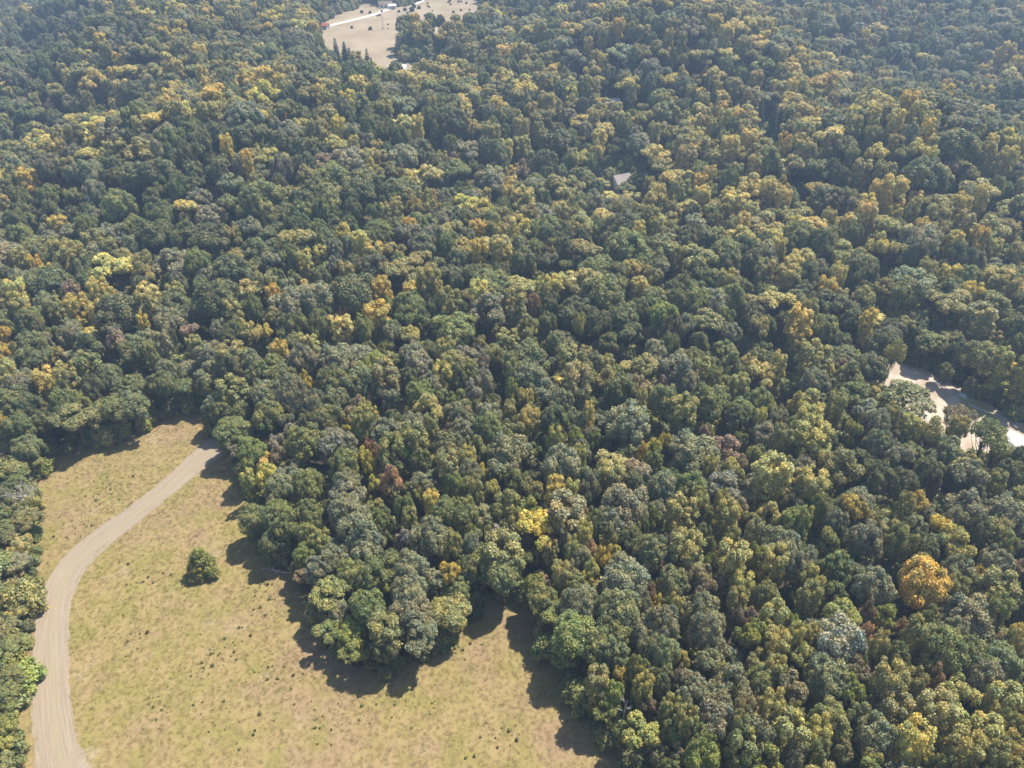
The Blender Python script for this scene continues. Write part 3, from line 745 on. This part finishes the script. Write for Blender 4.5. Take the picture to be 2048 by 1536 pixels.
NC = 64000
u = rng.uniform(0, 1, NC)
yy = 20 + 800 * u ** .72
half = 60 + .84 * yy
xx = rng.uniform(-1, 1, NC) * half
hz = terrain(xx, yy)
sf, sc, sm_ = signed(FIELD, xx, yy), signed(CLEAR, xx, yy), signed(MEADOW, xx, yy)
hole = np.zeros(NC, bool)
for hp in HOLES: hole |= signed(hp, xx, yy) < 1.5
lowz = np.zeros(NC, bool)
for q in LOWS: lowz |= inside(q, xx, yy)
for gx_, gy_, gr in GAPS:
    if gr > 0:
        q = ground_at(gx_, gy_, 0.0); hole |= np.hypot(xx - q[0], yy - q[1]) < gr
ppx, ppy, dep = project(xx, yy, hz + 13)
fill = []
patch = lambda x, y: .5 + .5 * math.sin(x / 37 + 1.7 * math.sin(y / 53)) * math.sin(y / 41 + 1.3 * math.sin(x / 61))
for i in range(NC):
    if hole[i] or sf[i] < 2.8 or sc[i] < 1.0 or sm_[i] < 3.0: continue
    x, y = float(xx[i]), float(yy[i])
    near = ppy[i] > 655 and -40 < ppx[i] < 2090 and ppy[i] < 1560
    sz = rng.random()
    if near: rr = 2.0 + 2.6 * sz * sz
    else: rr = 2.7 + 4.2 * sz ** 1.8
    if not clear_of(x, y, rr, .72 if near else .66): continue
    d2 = ((MIXP - np.array([ppx[i], ppy[i]])) ** 2).sum(1)
    w = 1 / (d2 + 3000) ** 1.5
    W = (w[:, None] * MIXW).sum(0); pt = patch(x, y)
    W[3:6] *= 1.15 * (.3 + 1.4 * pt); W[0] *= 1.5 - .9 * pt; W[2] *= 1.4 - .7 * pt; W[6] *= .5; W[7] *= .5
    if ppy[i] < 540 and ppx[i] > 640: W[3:6] *= 1.25
    if near: W[5] = 0
    code = MCODE[int(rng.choice(8, p=W / W.sum()))]
    if code in "OYA": kind = "ovoid" if (rng.random() < .7 and rr < 5) else "multi"
    elif code == "N": kind = "multi"
    else: kind = "dome" if rng.random() < .72 else "multi"
    if kind == "ovoid": rr = min(rr, 4.6) * .95
    h = {"dome": 13.0 + .85 * rr, "ovoid": 14.4 + 1.0 * rr, "multi": 12.2 + .9 * rr}[kind] + rng.uniform(-2.8, 3.0)
    if near: h -= 3.2 + rng.uniform(0, 2.0)
    if sc[i] < 12: h = min(h, 9.0 + .5 * rr)
    if lowz[i]: h = min(h, 5.5 + .5 * rr)
    if sf[i] < 12: h = min(h, 7.0 + .6 * rr)
    # low growth along the left side of the field and along its upper edge
    if x < -20 and y < 130 and sf[i] < 25: h = min(h, 6 + rr)
    t = tint_of(code, rng, .16)
    if code in 'OY' and not near: t = t * np.array([1.05, 1.0, .98])
    if code == 'L': t = t * np.array([.74, .66, .8])
    if code == 'A': t = t * np.array([.92, .98, 1.15])
    p = dict(x=x, y=y, r=rr, h=h, kind=kind, v=int(rng.integers(len(TYPES[kind]))), rot=rng.uniform(0, 6.28), tint=t, hand=False)
    fill.append(p); gput(p)
# dark green pines that stand among the broadleaves far off
PINES = [(1395, 205), (1410, 195), (1385, 222), (1425, 215), (1440, 228), (1455, 240), (1560, 240), (1575, 246), (1545, 250), (1590, 305), (1600, 318), (1520, 225),
         (690, 108), (672, 100), (700, 118), (735, 122), (745, 148), (1540, 92), (1555, 100), (1620, 320)]

print("trees noted", len(placed), "filled", len(fill))

def shape_scale(p):
    nom = TYPES[p["kind"]][p["v"]]
    return (p["r"] / nom[2], p["r"] / nom[2], p["h"] / nom[3])

def plant(name, p, label, group, cat="tree"):
    cr, tk = TYPES[p["kind"]][p["v"]][:2]
    z = float(terrain(p["x"], p["y"]))
    root = empty(name, (p["x"], p["y"], z - .05), p["rot"], shape_scale(p))
    key = (p["kind"], p["v"])
    if key in USED: c, t = cr.copy(), tk.copy()
    else: c, t = cr, tk; USED.add(key)
    for o in (t, c):
        col.objects.link(o); o.parent = root
    c["tint"] = [float(q) for q in p["tint"]]
    tag(root, label, cat, group)
    return root

# ------------------------------------------------------------------ labels for the single trees
LAND = {(1071, 1060): ("bright yellow tree", "tall bright yellow tree, the largest pure yellow crown of the wood"),
        (1845, 1166): ("great golden tree", "very broad golden tree, the largest gold crown of the wood"),
        (1679, 1284): ("silvery tree", "broad silvery pale tree, the palest crown of the wood"),
        (902, 1148): ("small orange-gold tree", "small orange-gold tree set in green crowns near the tip of the wood"),
        (2006, 732): ("gold tree by the clearing", "golden tree standing just behind the sandy clearing"),
        (783, 970): ("dark red-brown tree", "dark red-brown tree among green crowns behind the middle of the wood's edge"),
        (535, 954): ("acid yellow-green edge tree", "acid yellow-green tree at the field edge below the end of the track"),
        (127, 783): ("yellow tree by gold pair", "small yellow tree in front of two dull-gold trees"),
        (1304, 902): ("tree of yellow clumps", "tree with a slanting string of bright yellow clumps"),
        (1500, 1273): ("vivid green gap-side tree", "vivid lime green tree standing over a dark gap in the wood"),
        (1862, 1359): ("rusty tree in the gap", "small rusty red tree sunk in a dark gap of the wood"),
        (1276, 946): ("big pink-brown tree", "big pinkish brown tree with layered thin foliage left of a round green one"),
        (708, 1301): ("lime tree at the tip", "green-tinged lime tree at the very tip of the wood in the field"),
        (1812, 799): ("thin tree beside the clearing", "big open-crowned dark green tree in front of the sandy clearing"),
        (273, 832): ("round tree at the field corner", "round blue-tinged green tree bulging over the field's far corner"),
        (1284, 1469): ("yellow-lime edge tree", "broad yellow-lime tree nearest the lower field edge")}
lpts = np.array(list(LAND.keys()), float); lkeys = list(LAND.keys())
ORD = ["", "second ", "third ", "fourth ", "fifth ", "sixth ", "seventh ", "eighth ", "ninth "]
def describe(p):
    c = p["code"]; rm = p["r"]
    size = "very broad " if rm > 6 else "broad " if rm > 4.6 else "small " if rm < 2.8 else ""
    shape = {"thin": "thin-crowned "}.get(p["kind"], "")
    ting = CTINGE[c[1]] + "-tinged " if len(c) > 1 else ""
    return size + shape + ting + CNAME[c[0]]
rows = {}
for p in placed:
    k = (int(p["px"]), int(p["py"]))
    if k in LAND: p["label"] = LAND[k][1]; continue
    v = np.array([p["px"], p["py"]]) - lpts
    j = int(np.argmin(np.hypot(v[:, 0], v[:, 1]))); dx, dy = v[j]
    a = []
    if abs(dy) > .45 * abs(dx): a.append("behind" if dy < 0 else "in front")
    if abs(dx) > .45 * abs(dy): a.append("left" if dx < 0 else "right")
    rel = " ".join(a)
    p["key"] = (describe(p), rel, j); p["ld"] = float(np.hypot(dx, dy))
    rows.setdefault(p["key"], []).append(p)
REL = {"behind": "behind", "in front": "in front of", "left": "left of", "right": "right of", "behind left": "behind-left of", "behind right": "behind-right of",
       "in front left": "front-left of", "in front right": "front-right of"}
for key, L in rows.items():
    L.sort(key=lambda q: q["ld"])
    for n, p in enumerate(L):
        what = key[0] + (" poplar" if p["kind"] == "ovoid" else " tree")
        p["label"] = f"{what}, {ORD[n]}{REL[key[1]]} the {LAND[lkeys[key[2]]][0]}" if n else f"{what} {REL[key[1]]} the {LAND[lkeys[key[2]]][0]}"

# the 300 broadleaf trees that show largest are things of their own, smaller ones join the mass
wide = sorted((p for p in placed if p["kind"] != "ovoid"), key=lambda p: (-((int(p["px"]), int(p["py"])) in LAND), -p["rp"] * (1 if -10 < p["px"] < 2058 and p["py"] < 1550 else .2)))
small = set(id(p) for p in wide[299:])
for p in placed:
    if id(p) in small: fill.append(p); continue
    name = "poplar_tree" if p["kind"] == "ovoid" else "broadleaf_tree"
    grp = "upright poplars in the wood" if name == "poplar_tree" else "broadleaf trees of the wood"
    plant(name, p, p["label"], grp)

# lone tree in the field: a pyramid of foliage with a low side bush
x, y, t = ground_at(408, 1146)
r = np.random.default_rng(77)
lob = []
for k in range(46):
    f = (k + .5) / 46; z = 5.8 * (1 - f) + .6; w = 3.2 * (f ** .62); a = k * 2.4 + r.uniform(-.3, .3); s = r.uniform(.45, 1.0)
    lob.append((w * s * math.cos(a), w * s * math.sin(a), z + r.uniform(-.3, .3), r.uniform(.45, .85)))
for k in range(16):
    v = r.normal(size=3); v /= np.linalg.norm(v)
    lob.append((2.7 + 1.1 * v[0], -.7 + 1.0 * v[1], 1.3 + 1.0 * abs(v[2]), r.uniform(.4, .65)))
lone = empty("broadleaf_tree", (x, y, float(terrain(x, y)) - .03))
tag(lone, "lone bushy green tree standing by itself in the dry field", "tree")
lc = crown_obj("crown", leaf_mesh(np.array(lob), r, .30, 1.0, .72, center=(0, 0, 2.5)), [M_LEAF]); lc.parent = lone
lc["tint"] = [.24, .25, .075]
trunk_geo(6.5, .17, [l[:3] for l in lob[10:34:4]], r, .2).build("trunk", M_BARK, lone, smooth=True)

# pines
for i, (px, py) in enumerate(PINES):
    x, y, t = ground_at(px, py, 12)
    rr = np.random.default_rng(900 + i)
    p = dict(x=x, y=y, r=rr.uniform(3.0, 3.9), h=rr.uniform(17, 22), kind="pine", v=i % 2, rot=rr.uniform(0, 6), tint=np.array([.050, .078, .062]) * rr.uniform(.85, 1.2))
    near_m = px < 760
    order = ["first", "second", "third", "fourth", "fifth", "sixth", "seventh", "eighth", "ninth", "tenth", "eleventh", "twelfth", "thirteenth", "fourteenth", "fifteenth"]
    if near_m: lab = f"blue-green pine at the near end of the far meadow, {order[sorted(q for q in PINES if q[0] < 760).index((px, py))]} from the left"
    else: lab = f"distant blue-green pine among olive trees, {order[sorted(q for q in PINES if q[0] > 760).index((px, py))]} from the left"
    plant("pine_tree", p, lab, "pines standing among the far broadleaves")

# ------------------------------------------------------------------ masses nobody could count, instanced on points
def mass(name, pts, types, label=None):
    """pts: list of (x, y, z, sx, sy, sz, rot, index into types, tint)"""
    n = len(pts)
    me = bpy.data.meshes.new(name)
    me.vertices.add(n)
    A = np.array([p[:8] for p in pts], np.float32); T = np.array([p[8] for p in pts], np.float32)
    me.vertices.foreach_set("co", A[:, :3].ravel())
    for an, typ, vals, key in (("scl", 'FLOAT_VECTOR', A[:, 3:6], "vector"), ("rot", 'FLOAT', A[:, 6], "value"), ("kind_index", 'INT', A[:, 7].astype(np.int32), "value"),
                               ("tint", 'FLOAT_COLOR', np.c_[T, np.ones(n)].astype(np.float32), "color")):
        a = me.attributes.new(an, typ, 'POINT'); a.data.foreach_set(key, np.ascontiguousarray(vals).ravel())
    o = bpy.data.objects.new(name, me); col.objects.link(o)
    tag(o, label, kind="stuff")
    ng = bpy.data.node_groups.new(name + "_scatter", 'GeometryNodeTree')
    ng.interface.new_socket("Geometry", in_out='INPUT', socket_type='NodeSocketGeometry')
    ng.interface.new_socket("Geometry", in_out='OUTPUT', socket_type='NodeSocketGeometry')
    gi, go = ng.nodes.new("NodeGroupInput"), ng.nodes.new("NodeGroupOutput")
    jo = ng.nodes.new("GeometryNodeJoinGeometry")
    def named(nm, dt):
        q = ng.nodes.new("GeometryNodeInputNamedAttribute"); q.data_type = dt; q.inputs[0].default_value = nm
        return next(s for s in q.outputs if s.enabled and s.name == "Attribute")
    scl, rot, kid = named("scl", 'FLOAT_VECTOR'), named("rot", 'FLOAT'), named("kind_index", 'INT')
    cx = ng.nodes.new("ShaderNodeCombineXYZ"); ng.links.new(rot, cx.inputs[2])
    e2r = ng.nodes.new("FunctionNodeEulerToRotation"); ng.links.new(cx.outputs[0], e2r.inputs[0])
    for k, objs in enumerate(types):
        j2 = ng.nodes.new("GeometryNodeJoinGeometry")
        for ob in objs:
            oi = ng.nodes.new("GeometryNodeObjectInfo"); oi.transform_space = 'ORIGINAL'; oi.inputs[0].default_value = ob
            ng.links.new(oi.outputs["Geometry"], j2.inputs[0])
        cmpn = ng.nodes.new("FunctionNodeCompare"); cmpn.data_type = 'INT'; cmpn.operation = 'EQUAL'
        ia = [s for s in cmpn.inputs if s.enabled]
        ng.links.new(kid, ia[0]); ia[1].default_value = k
        iop = ng.nodes.new("GeometryNodeInstanceOnPoints")
        ng.links.new(gi.outputs[0], iop.inputs["Points"]); ng.links.new(cmpn.outputs[0], iop.inputs["Selection"])
        ng.links.new(j2.outputs[0], iop.inputs["Instance"]); ng.links.new(e2r.outputs[0], iop.inputs["Rotation"]); ng.links.new(scl, iop.inputs["Scale"])
        ng.links.new(iop.outputs[0], jo.inputs[0])
    ng.links.new(jo.outputs[0], go.inputs[0])
    md = o.modifiers.new("scatter", 'NODES'); md.node_group = ng
    return o

tidx = {}
flat = []
for k, L in TYPES.items():
    for v, t in enumerate(L):
        tidx[(k, v)] = len(flat); flat.append((t[0], t[1]))
pts = []
for p in fill:
    s = shape_scale(p)
    pts.append((p["x"], p["y"], float(terrain(p["x"], p["y"])) - .1, *s, p["rot"], tidx[(p["kind"], p["v"])], p["tint"]))
mass("forest", pts, flat)

# thicket of young growth on the floor of the wood and along its edges
pts = []
bx = rng.uniform(-130, 260, 26000); by = rng.uniform(25, 330, 26000)
sfb, scb = signed(FIELD, bx, by), signed(CLEAR, bx, by)
cnt = 0
for i in range(len(bx)):
    edge = .3 < sfb[i] < 6 or .2 < scb[i] < 5
    if sfb[i] < .1 or scb[i] < .2: continue
    if not edge and rng.random() > .30: continue
    if edge and rng.random() > .85: continue
    s = rng.uniform(.5, 1.25) if edge else rng.uniform(.7, 1.7)
    if edge and sfb[i] < 1.5: s *= .6
    t = tint_of(rng.choice(['D', 'G', 'G', 'O', 'DO', 'L', 'GO']), rng, .2)
    pts.append((float(bx[i]), float(by[i]), float(terrain(bx[i], by[i])) - .15, s, s, s * rng.uniform(.8, 1.5), rng.uniform(0, 6.28), int(rng.integers(2)), t))
mlo, mhi = MEADOW.min(0) - 12, MEADOW.max(0) + 12
bx = rng.uniform(mlo[0], mhi[0], 9000); by = rng.uniform(mlo[1], mhi[1], 9000); sb = signed(MEADOW, bx, by)
for i in np.where((sb > 1.0) & (sb < 9))[0]:
    if rng.random() > .5: continue
    s = rng.uniform(.8, 1.9)
    pts.append((float(bx[i]), float(by[i]), float(terrain(bx[i], by[i])) - .15, s, s, s * rng.uniform(.8, 1.6), rng.uniform(0, 6.28), int(rng.integers(2)), tint_of(rng.choice(['D', 'G', 'O', 'B']), rng, .2)))
sh = [(t[0], t[1]) for t in TYPES["shrub"]]
mass("undergrowth", pts, sh)
print("undergrowth", len(pts))

# grass of the field: tufts
def tuft(name, seed, n=26, h=.15, w=.65):
    r = np.random.default_rng(seed)
    V, F, lf = [], [], []
    for k in range(n):
        a = r.uniform(0, 6.28); d = r.uniform(0, w) ; b = np.array([d * math.cos(a), d * math.sin(a), -.02])
        q = r.uniform(0, 6.28); sd = np.array([math.cos(q), math.sin(q), 0]) * .055
        top = b + np.array([r.normal() * .16, r.normal() * .16, h * r.uniform(.5, 1.2)])
        i = len(V); V += [b - sd, b + sd, top + sd * .3, top - sd * .3]; F.append((i, i + 1, i + 2, i + 3)); lf.append(r.random())
    o = add_obj(name, V, F, [M_GRASS], attrs={"leaf": lf, "clump": [r.random() * .6 for _ in F]})
    col.objects.unlink(o)
    return o
tufts = [tuft("grass_tuft", 1), tuft("grass_tuft", 2, 20, .2, .55), tuft("grass_tuft", 3, 30, .12, .8)]
lo, hi = FIELD.min(0), FIELD.max(0)
tx, ty = rng.uniform(lo[0], hi[0], 90000), rng.uniform(max(lo[1], 30), hi[1], 90000)
ok = signed(FIELD, tx, ty) < 2.5
trd = dist_line(np.array(tc_), tx, ty, closed=False)
n1 = np.sin(tx / 7.3 + 1.4 * np.sin(ty / 9.1)) * np.sin(ty / 6.1 + 1.2 * np.sin(tx / 8.7))
n2 = np.sin(tx / 17 + 1.1 * np.sin(ty / 13)) * np.sin(ty / 19 + .7)
pts = []
for i in np.where(ok & (trd > 2.75 + .5 * np.sin(tx * .9 + 2 * np.sin(ty * .5)) * np.sin(ty * 1.3)))[0]:
    a = n1[i] + rng.normal() * .38
    if n2[i] > .30 and rng.random() < .75: t = np.array([.30, .222, .145])
    elif a > .35: t = np.array([.26, .228, .082])
    elif a > -.5: t = np.array([.325, .254, .132])
    else: t = np.array([.365, .295, .19])
    s = rng.uniform(.35, .75)
    pts.append((float(tx[i]), float(ty[i]), float(terrain(tx[i], ty[i])) + .05, s, s, s * rng.uniform(.6, 1.3), rng.uniform(0, 6.28), int(rng.integers(3)), t * rng.uniform(.8, 1.2)))
mass("grass", pts, [(t,) for t in tufts])
print("tufts", len(pts))

# dark weeds dotted over the field
WEED = [(300, 1150, 60), (470, 1290, 70), (540, 1200, 55), (700, 1430, 80), (350, 1400, 80), (200, 990, 40), (260, 1270, 50), (620, 1460, 90), (450, 1450, 70),
        (520, 1170, 40), (850, 1400, 90), (1000, 1480, 70), (150, 1060, 40), (420, 1330, 60), (560, 1340, 60), (920, 1290, 40), (230, 960, 60)]
pts = []
for px, py, sp in WEED:
    for _ in range(20):
        x, y, t = ground_at(px + rng.normal() * sp * .5, py + rng.normal() * sp * .35)
        q = np.array([x]), np.array([y])
        if signed(FIELD, *q)[0] > -1 or dist_line(np.array(tc_), *q, closed=False)[0] < 4: continue
        s = rng.uniform(.03, .07) + .09 * rng.random() ** 3
        pts.append((x, y, float(terrain(x, y)) + .03, s, s, s * rng.uniform(.8, 1.4), rng.uniform(0, 6.28), int(rng.integers(2)), np.array([.26, .265, .125]) * rng.uniform(.6, 1.4)))
mass("weeds", pts, sh)

# ------------------------------------------------------------------ dead wood
def bare_tree(px, py, h, spread, label, seed, n=9, tilt=(0, 0), r0=.2, name="dead_tree"):
    x, y, t = ground_at(px, py)
    root = empty(name, (x, y, float(terrain(x, y))))
    root.rotation_euler = (tilt[0], tilt[1], seed)
    tag(root, label, "dead tree", "bare dead trees")
    rr = np.random.default_rng(seed)
    bare_geo(rr, h, spread, n, r0).build("trunk", M_DEADWOOD, root)
bare_tree(14, 940, 7.5, 4.2, "bare grey dead tree at the left end of the upper field edge", 21, 12)
bare_tree(62, 1030, 7.0, 4.6, "bare bleached dead tree leaning over the field's left edge", 22, 13)
bare_tree(1243, 1466, 10, 1.9, "dead tree of bare pale stems between lime edge trees", 23, 8, r0=.22)
bare_tree(965, 775, 14, 2.6, "dead grey tree standing bare behind the wood's middle", 25, 10)

def fallen(px, py, L, az, label, seed):
    x, y, t = ground_at(px, py)
    root = empty("fallen_branch", (x, y, float(terrain(x, y)) + .12), az)
    tag(root, label, "fallen branch")
    rr = np.random.default_rng(seed); g = Geo()
    g.tube([(0, 0, .1), (L * .35, .15, .35), (L * .7, -.1, .55), (L, .2, .9)], [.17, .14, .10, .03], 7)
    for k in range(7):
        s = rr.uniform(.35, .95); a = rr.choice([-1, 1]) * rr.uniform(.5, 1.0); l = L * rr.uniform(.2, .4)
        b = Vector((L * s, 0, .15 + .6 * s))
        g.tube([b, b + Vector((l * .5 * math.cos(a), l * .5 * math.sin(a), .2)), b + Vector((l * math.cos(a), l * math.sin(a), rr.uniform(.1, .8)))], [.08, .05, .02], 5)
    g.build("branch", M_DEADWOOD, root)
fallen(98, 920, 4.0, R(75), "bleached fallen branch lying at the field's upper left corner", 31)
fallen(582, 1148, 6.0, R(172), "bleached fallen tree lying in shade across the field's right edge", 32)

# ------------------------------------------------------------------ the far meadow: shrubs, pole, buildings
SHR = [(704, 57, 1.6), (741, 60, 2.2), (776, 50, 1.0), (797, 57, 1.2), (776, 58, .8), (766, 58, .8), (798, 25, 1.8), (810, 22, 2.4), (815, 28, 1.6), (828, 16, 3.0), (824, 23, 3.2),
       (838, 18, 2.4), (809, 34, 1.6), (812, 39, 1.3), (818, 37, 1.1), (818, 41, 1.2), (823, 40, 1.5), (821, 48, 1.6), (841, 45, 2.0), (850, 33, 1.6), (860, 34, 1.8), (878, 35, 2.0),
       (855, 8, 1.4), (856, 14, 1.5), (859, 16, 1.2), (865, 23, 1.0), (900, 3, 1.8), (897, 6, 1.6), (901, 10, 1.4), (917, 5, 1.6), (922, 5, 1.4), (933, 8, 1.6), (907, 26, 1.6),
       (912, 32, 1.5), (922, 22, 1.4), (939, 21, 1.3), (760, 32, 1.4), (755, 33, 1.2), (724, 26, 2.0), (740, 27, 1.8), (745, 6, 3.4), (764, 25, 1.5)]
nth = lambda k: f"{k + 1}" + ("th" if 10 <= (k + 1) % 100 <= 20 else {1: "st", 2: "nd", 3: "rd"}.get((k + 1) % 10, "th"))
for i, (px, py, s) in enumerate(SHR):
    x, y, t = ground_at(px, py)
    rr = np.random.default_rng(1200 + i)
    side = "before the gravel road" if py > 60 - .3 * (px - 650) else "beyond the gravel road"
    key = sorted(SHR).index((px, py, s))
    p = dict(x=x, y=y, r=s * .52, h=s * .95, kind="shrub", v=i % 2, rot=rr.uniform(0, 6), tint=np.array([.12, .14, .085]) * rr.uniform(.8, 1.3))
    plant("shrub", p, f"{'big' if s > 2.1 else 'small'} dark shrub {side}, {nth(key)} from the left in the far meadow", "shrubs dotted over the far meadow", "shrub")

def pole(px, py, label):
    x, y, t = ground_at(px, py)
    root = empty("utility_pole", (x, y, float(terrain(x, y))))
    tag(root, label, "pole")
    g = Geo(); g.tube([(0, 0, -.3), (0, 0, 7)], [.13, .09], 8); g.build("post", M_BARK, root)
    g = Geo(); g.box((0, 0, 6.5), (1.8, .1, .12)); g.build("crossarm", M_BARK, root)
pole(766, 57, "thin wooden utility pole standing in the far meadow")

def house(px, py, size, rz, label, roof, ridge=1.6, name="house", cat="house"):
    L, W, H = size
    x, y, t = ground_at(px, py)
    root = empty(name, (x, y, float(terrain(x, y))), rz)
    tag(root, label, cat)
    g = Geo()
    g.box((0, 0, H / 2 - .2), (L, W, H + .4))
    for sx in (-1, 1):
        q = sx * (L / 2 - .004)
        pts = [(q, -W / 2, H), (q, W / 2, H), (q, 0, H + ridge)]
        g.poly(pts if sx > 0 else pts[::-1])
    g.build("wall", M_WALL, root)
    g = Geo(); e = .45; th = .16
    for sy in (-1, 1):
        a = (-L / 2 - e, sy * (W / 2 + e), H - e * ridge / (W / 2)); b = (L / 2 + e, sy * (W / 2 + e), H - e * ridge / (W / 2))
        c = (L / 2 + e, 0, H + ridge); d = (-L / 2 - e, 0, H + ridge)
        up = [(p[0], p[1], p[2] + th) for p in (a, b, c, d)]; dn = [(p[0], p[1], p[2] + .01) for p in (a, b, c, d)]
        g.poly(up if sy < 0 else up[::-1]); g.poly(dn[::-1] if sy < 0 else dn)
        for k in range(4):
            g.poly([dn[k], dn[(k + 1) % 4], up[(k + 1) % 4], up[k]])
    rf = g.build("roof", roof, root)
    if L > 8:
        g = Geo(); g.box((L * .2, W * .12, H + ridge + .35), (.6, .6, 1.4)); g.build("chimney", M_ROOF_BROWN, rf)
    g = Geo(); g.box((0, -W / 2 - .03, 1.0), (1.0, .08, 2.0)); g.build("door", M_DOOR, root)
    for k in (-1, 1):
        g = Geo(); g.box((k * L * .3, -W / 2 - .03, 1.5), (1.3, .07, 1.1)); w = g.build("window", M_WALL, root)
        g = Geo(); g.box((k * L * .3, -W / 2 - .075, 1.5), (1.1, .03, .9)); g.build("pane", M_GLASS, w)
house(1240, 384, (7.5, 6.5, 5.0), R(28), "house with a pale shingle gable rising from olive trees in the middle distance", M_ROOF, 2.6)
house(1506, 276, (11, 8, 3.2), R(-15), "white-walled house beside a sandy yard among distant pines", M_ROOF_WHITE)
house(1222, 219, (7, 5, 3.4), R(10), "distant house with a white metal roof glimpsed between yellow poplars", M_ROOF_WHITE)
house(1412, 296, (8, 6, 3.0), R(35), "small white house half hidden left of the sandy yard", M_ROOF_WHITE, 1.2)
house(796, 152, (9, 6, 4.2), R(5), "small white house under trees at the near end of the far meadow", M_ROOF_WHITE, 1.3)
house(771, 16, (9, 5.5, 2.8), R(12), "brown-roofed house behind the far gravel road", M_ROOF_BROWN, 1.5)
house(785, 18, (4.5, 3.5, 2.2), R(12), "low white-roofed outbuilding right of the brown-roofed house", M_ROOF_WHITE, .9, "shed", "shed")
house(652, 58, (4, 3, 2.2), R(-30), "little white shed with red roof at the end of the gravel road", M_ROOF_RED, 1.2, "shed", "shed")

# ------------------------------------------------------------------ the sandy clearing: pole, stones
x, y, t = ground_at(1952, 817); x2, y2, _ = ground_at(1978, 832)
root = empty("log", (x, y, float(terrain(x, y)) + .2), math.atan2(y2 - y, x2 - x))
tag(root, "long straight bleached log along the shaded far side of the sandy clearing", "log")
g = Geo(); L = math.hypot(x2 - x, y2 - y); g.tube([(-L, 0, 0), (-.2 * L, .06, .03), (L, 0, .05)], [.26, .24, .18], 9); g.build("stem", M_DEADWOOD, root)
import bmesh
def boulder(px, py, s, label, seed):
    x, y, t = ground_at(px, py)
    bm = bmesh.new(); bmesh.ops.create_icosphere(bm, subdivisions=2, radius=s)
    rr = np.random.default_rng(seed); ph = rr.uniform(0, 6, 3)
    for v in bm.verts:
        k = 1 + .22 * math.sin(v.co.x * 2.3 / s + ph[0]) * math.sin(v.co.y * 2.7 / s + ph[1]) + rr.uniform(-.06, .06)
        v.co = Vector((v.co.x * k * 1.2, v.co.y * k, v.co.z * k * .7))
    me = bpy.data.meshes.new("boulder"); bm.to_mesh(me); bm.free(); me.materials.append(M_CONC)
    o = bpy.data.objects.new("boulder", me); col.objects.link(o); o.location = (x, y, float(terrain(x, y)) + s * .35)
    tag(o, label, "boulder", "pale stones by the clearing")
boulder(1922, 793, .9, "pale boulder lying left of the bleached log by the clearing", 1)
boulder(1929, 797, .6, "small pale stone beside the boulder left of the log", 2)
boulder(2003, 811, 1.1, "pale boulder in shade beyond the bleached log's right end", 3)

# ------------------------------------------------------------------ air
g = Geo(); g.box((0, 2000, 30), (6400, 4900, 190))
hm, nt, out = new_mat("hazy_air")
pv = N(nt, "ShaderNodeVolumePrincipled")
pv.inputs["Color"].default_value = (.50, .70, 1.0, 1)
pv.inputs["Density"].default_value = .00046
pv.inputs["Anisotropy"].default_value = .2
nt.links.new(pv.outputs[0], out.inputs["Volume"])
hz_ = g.build("haze", hm); tag(hz_, kind="stuff")
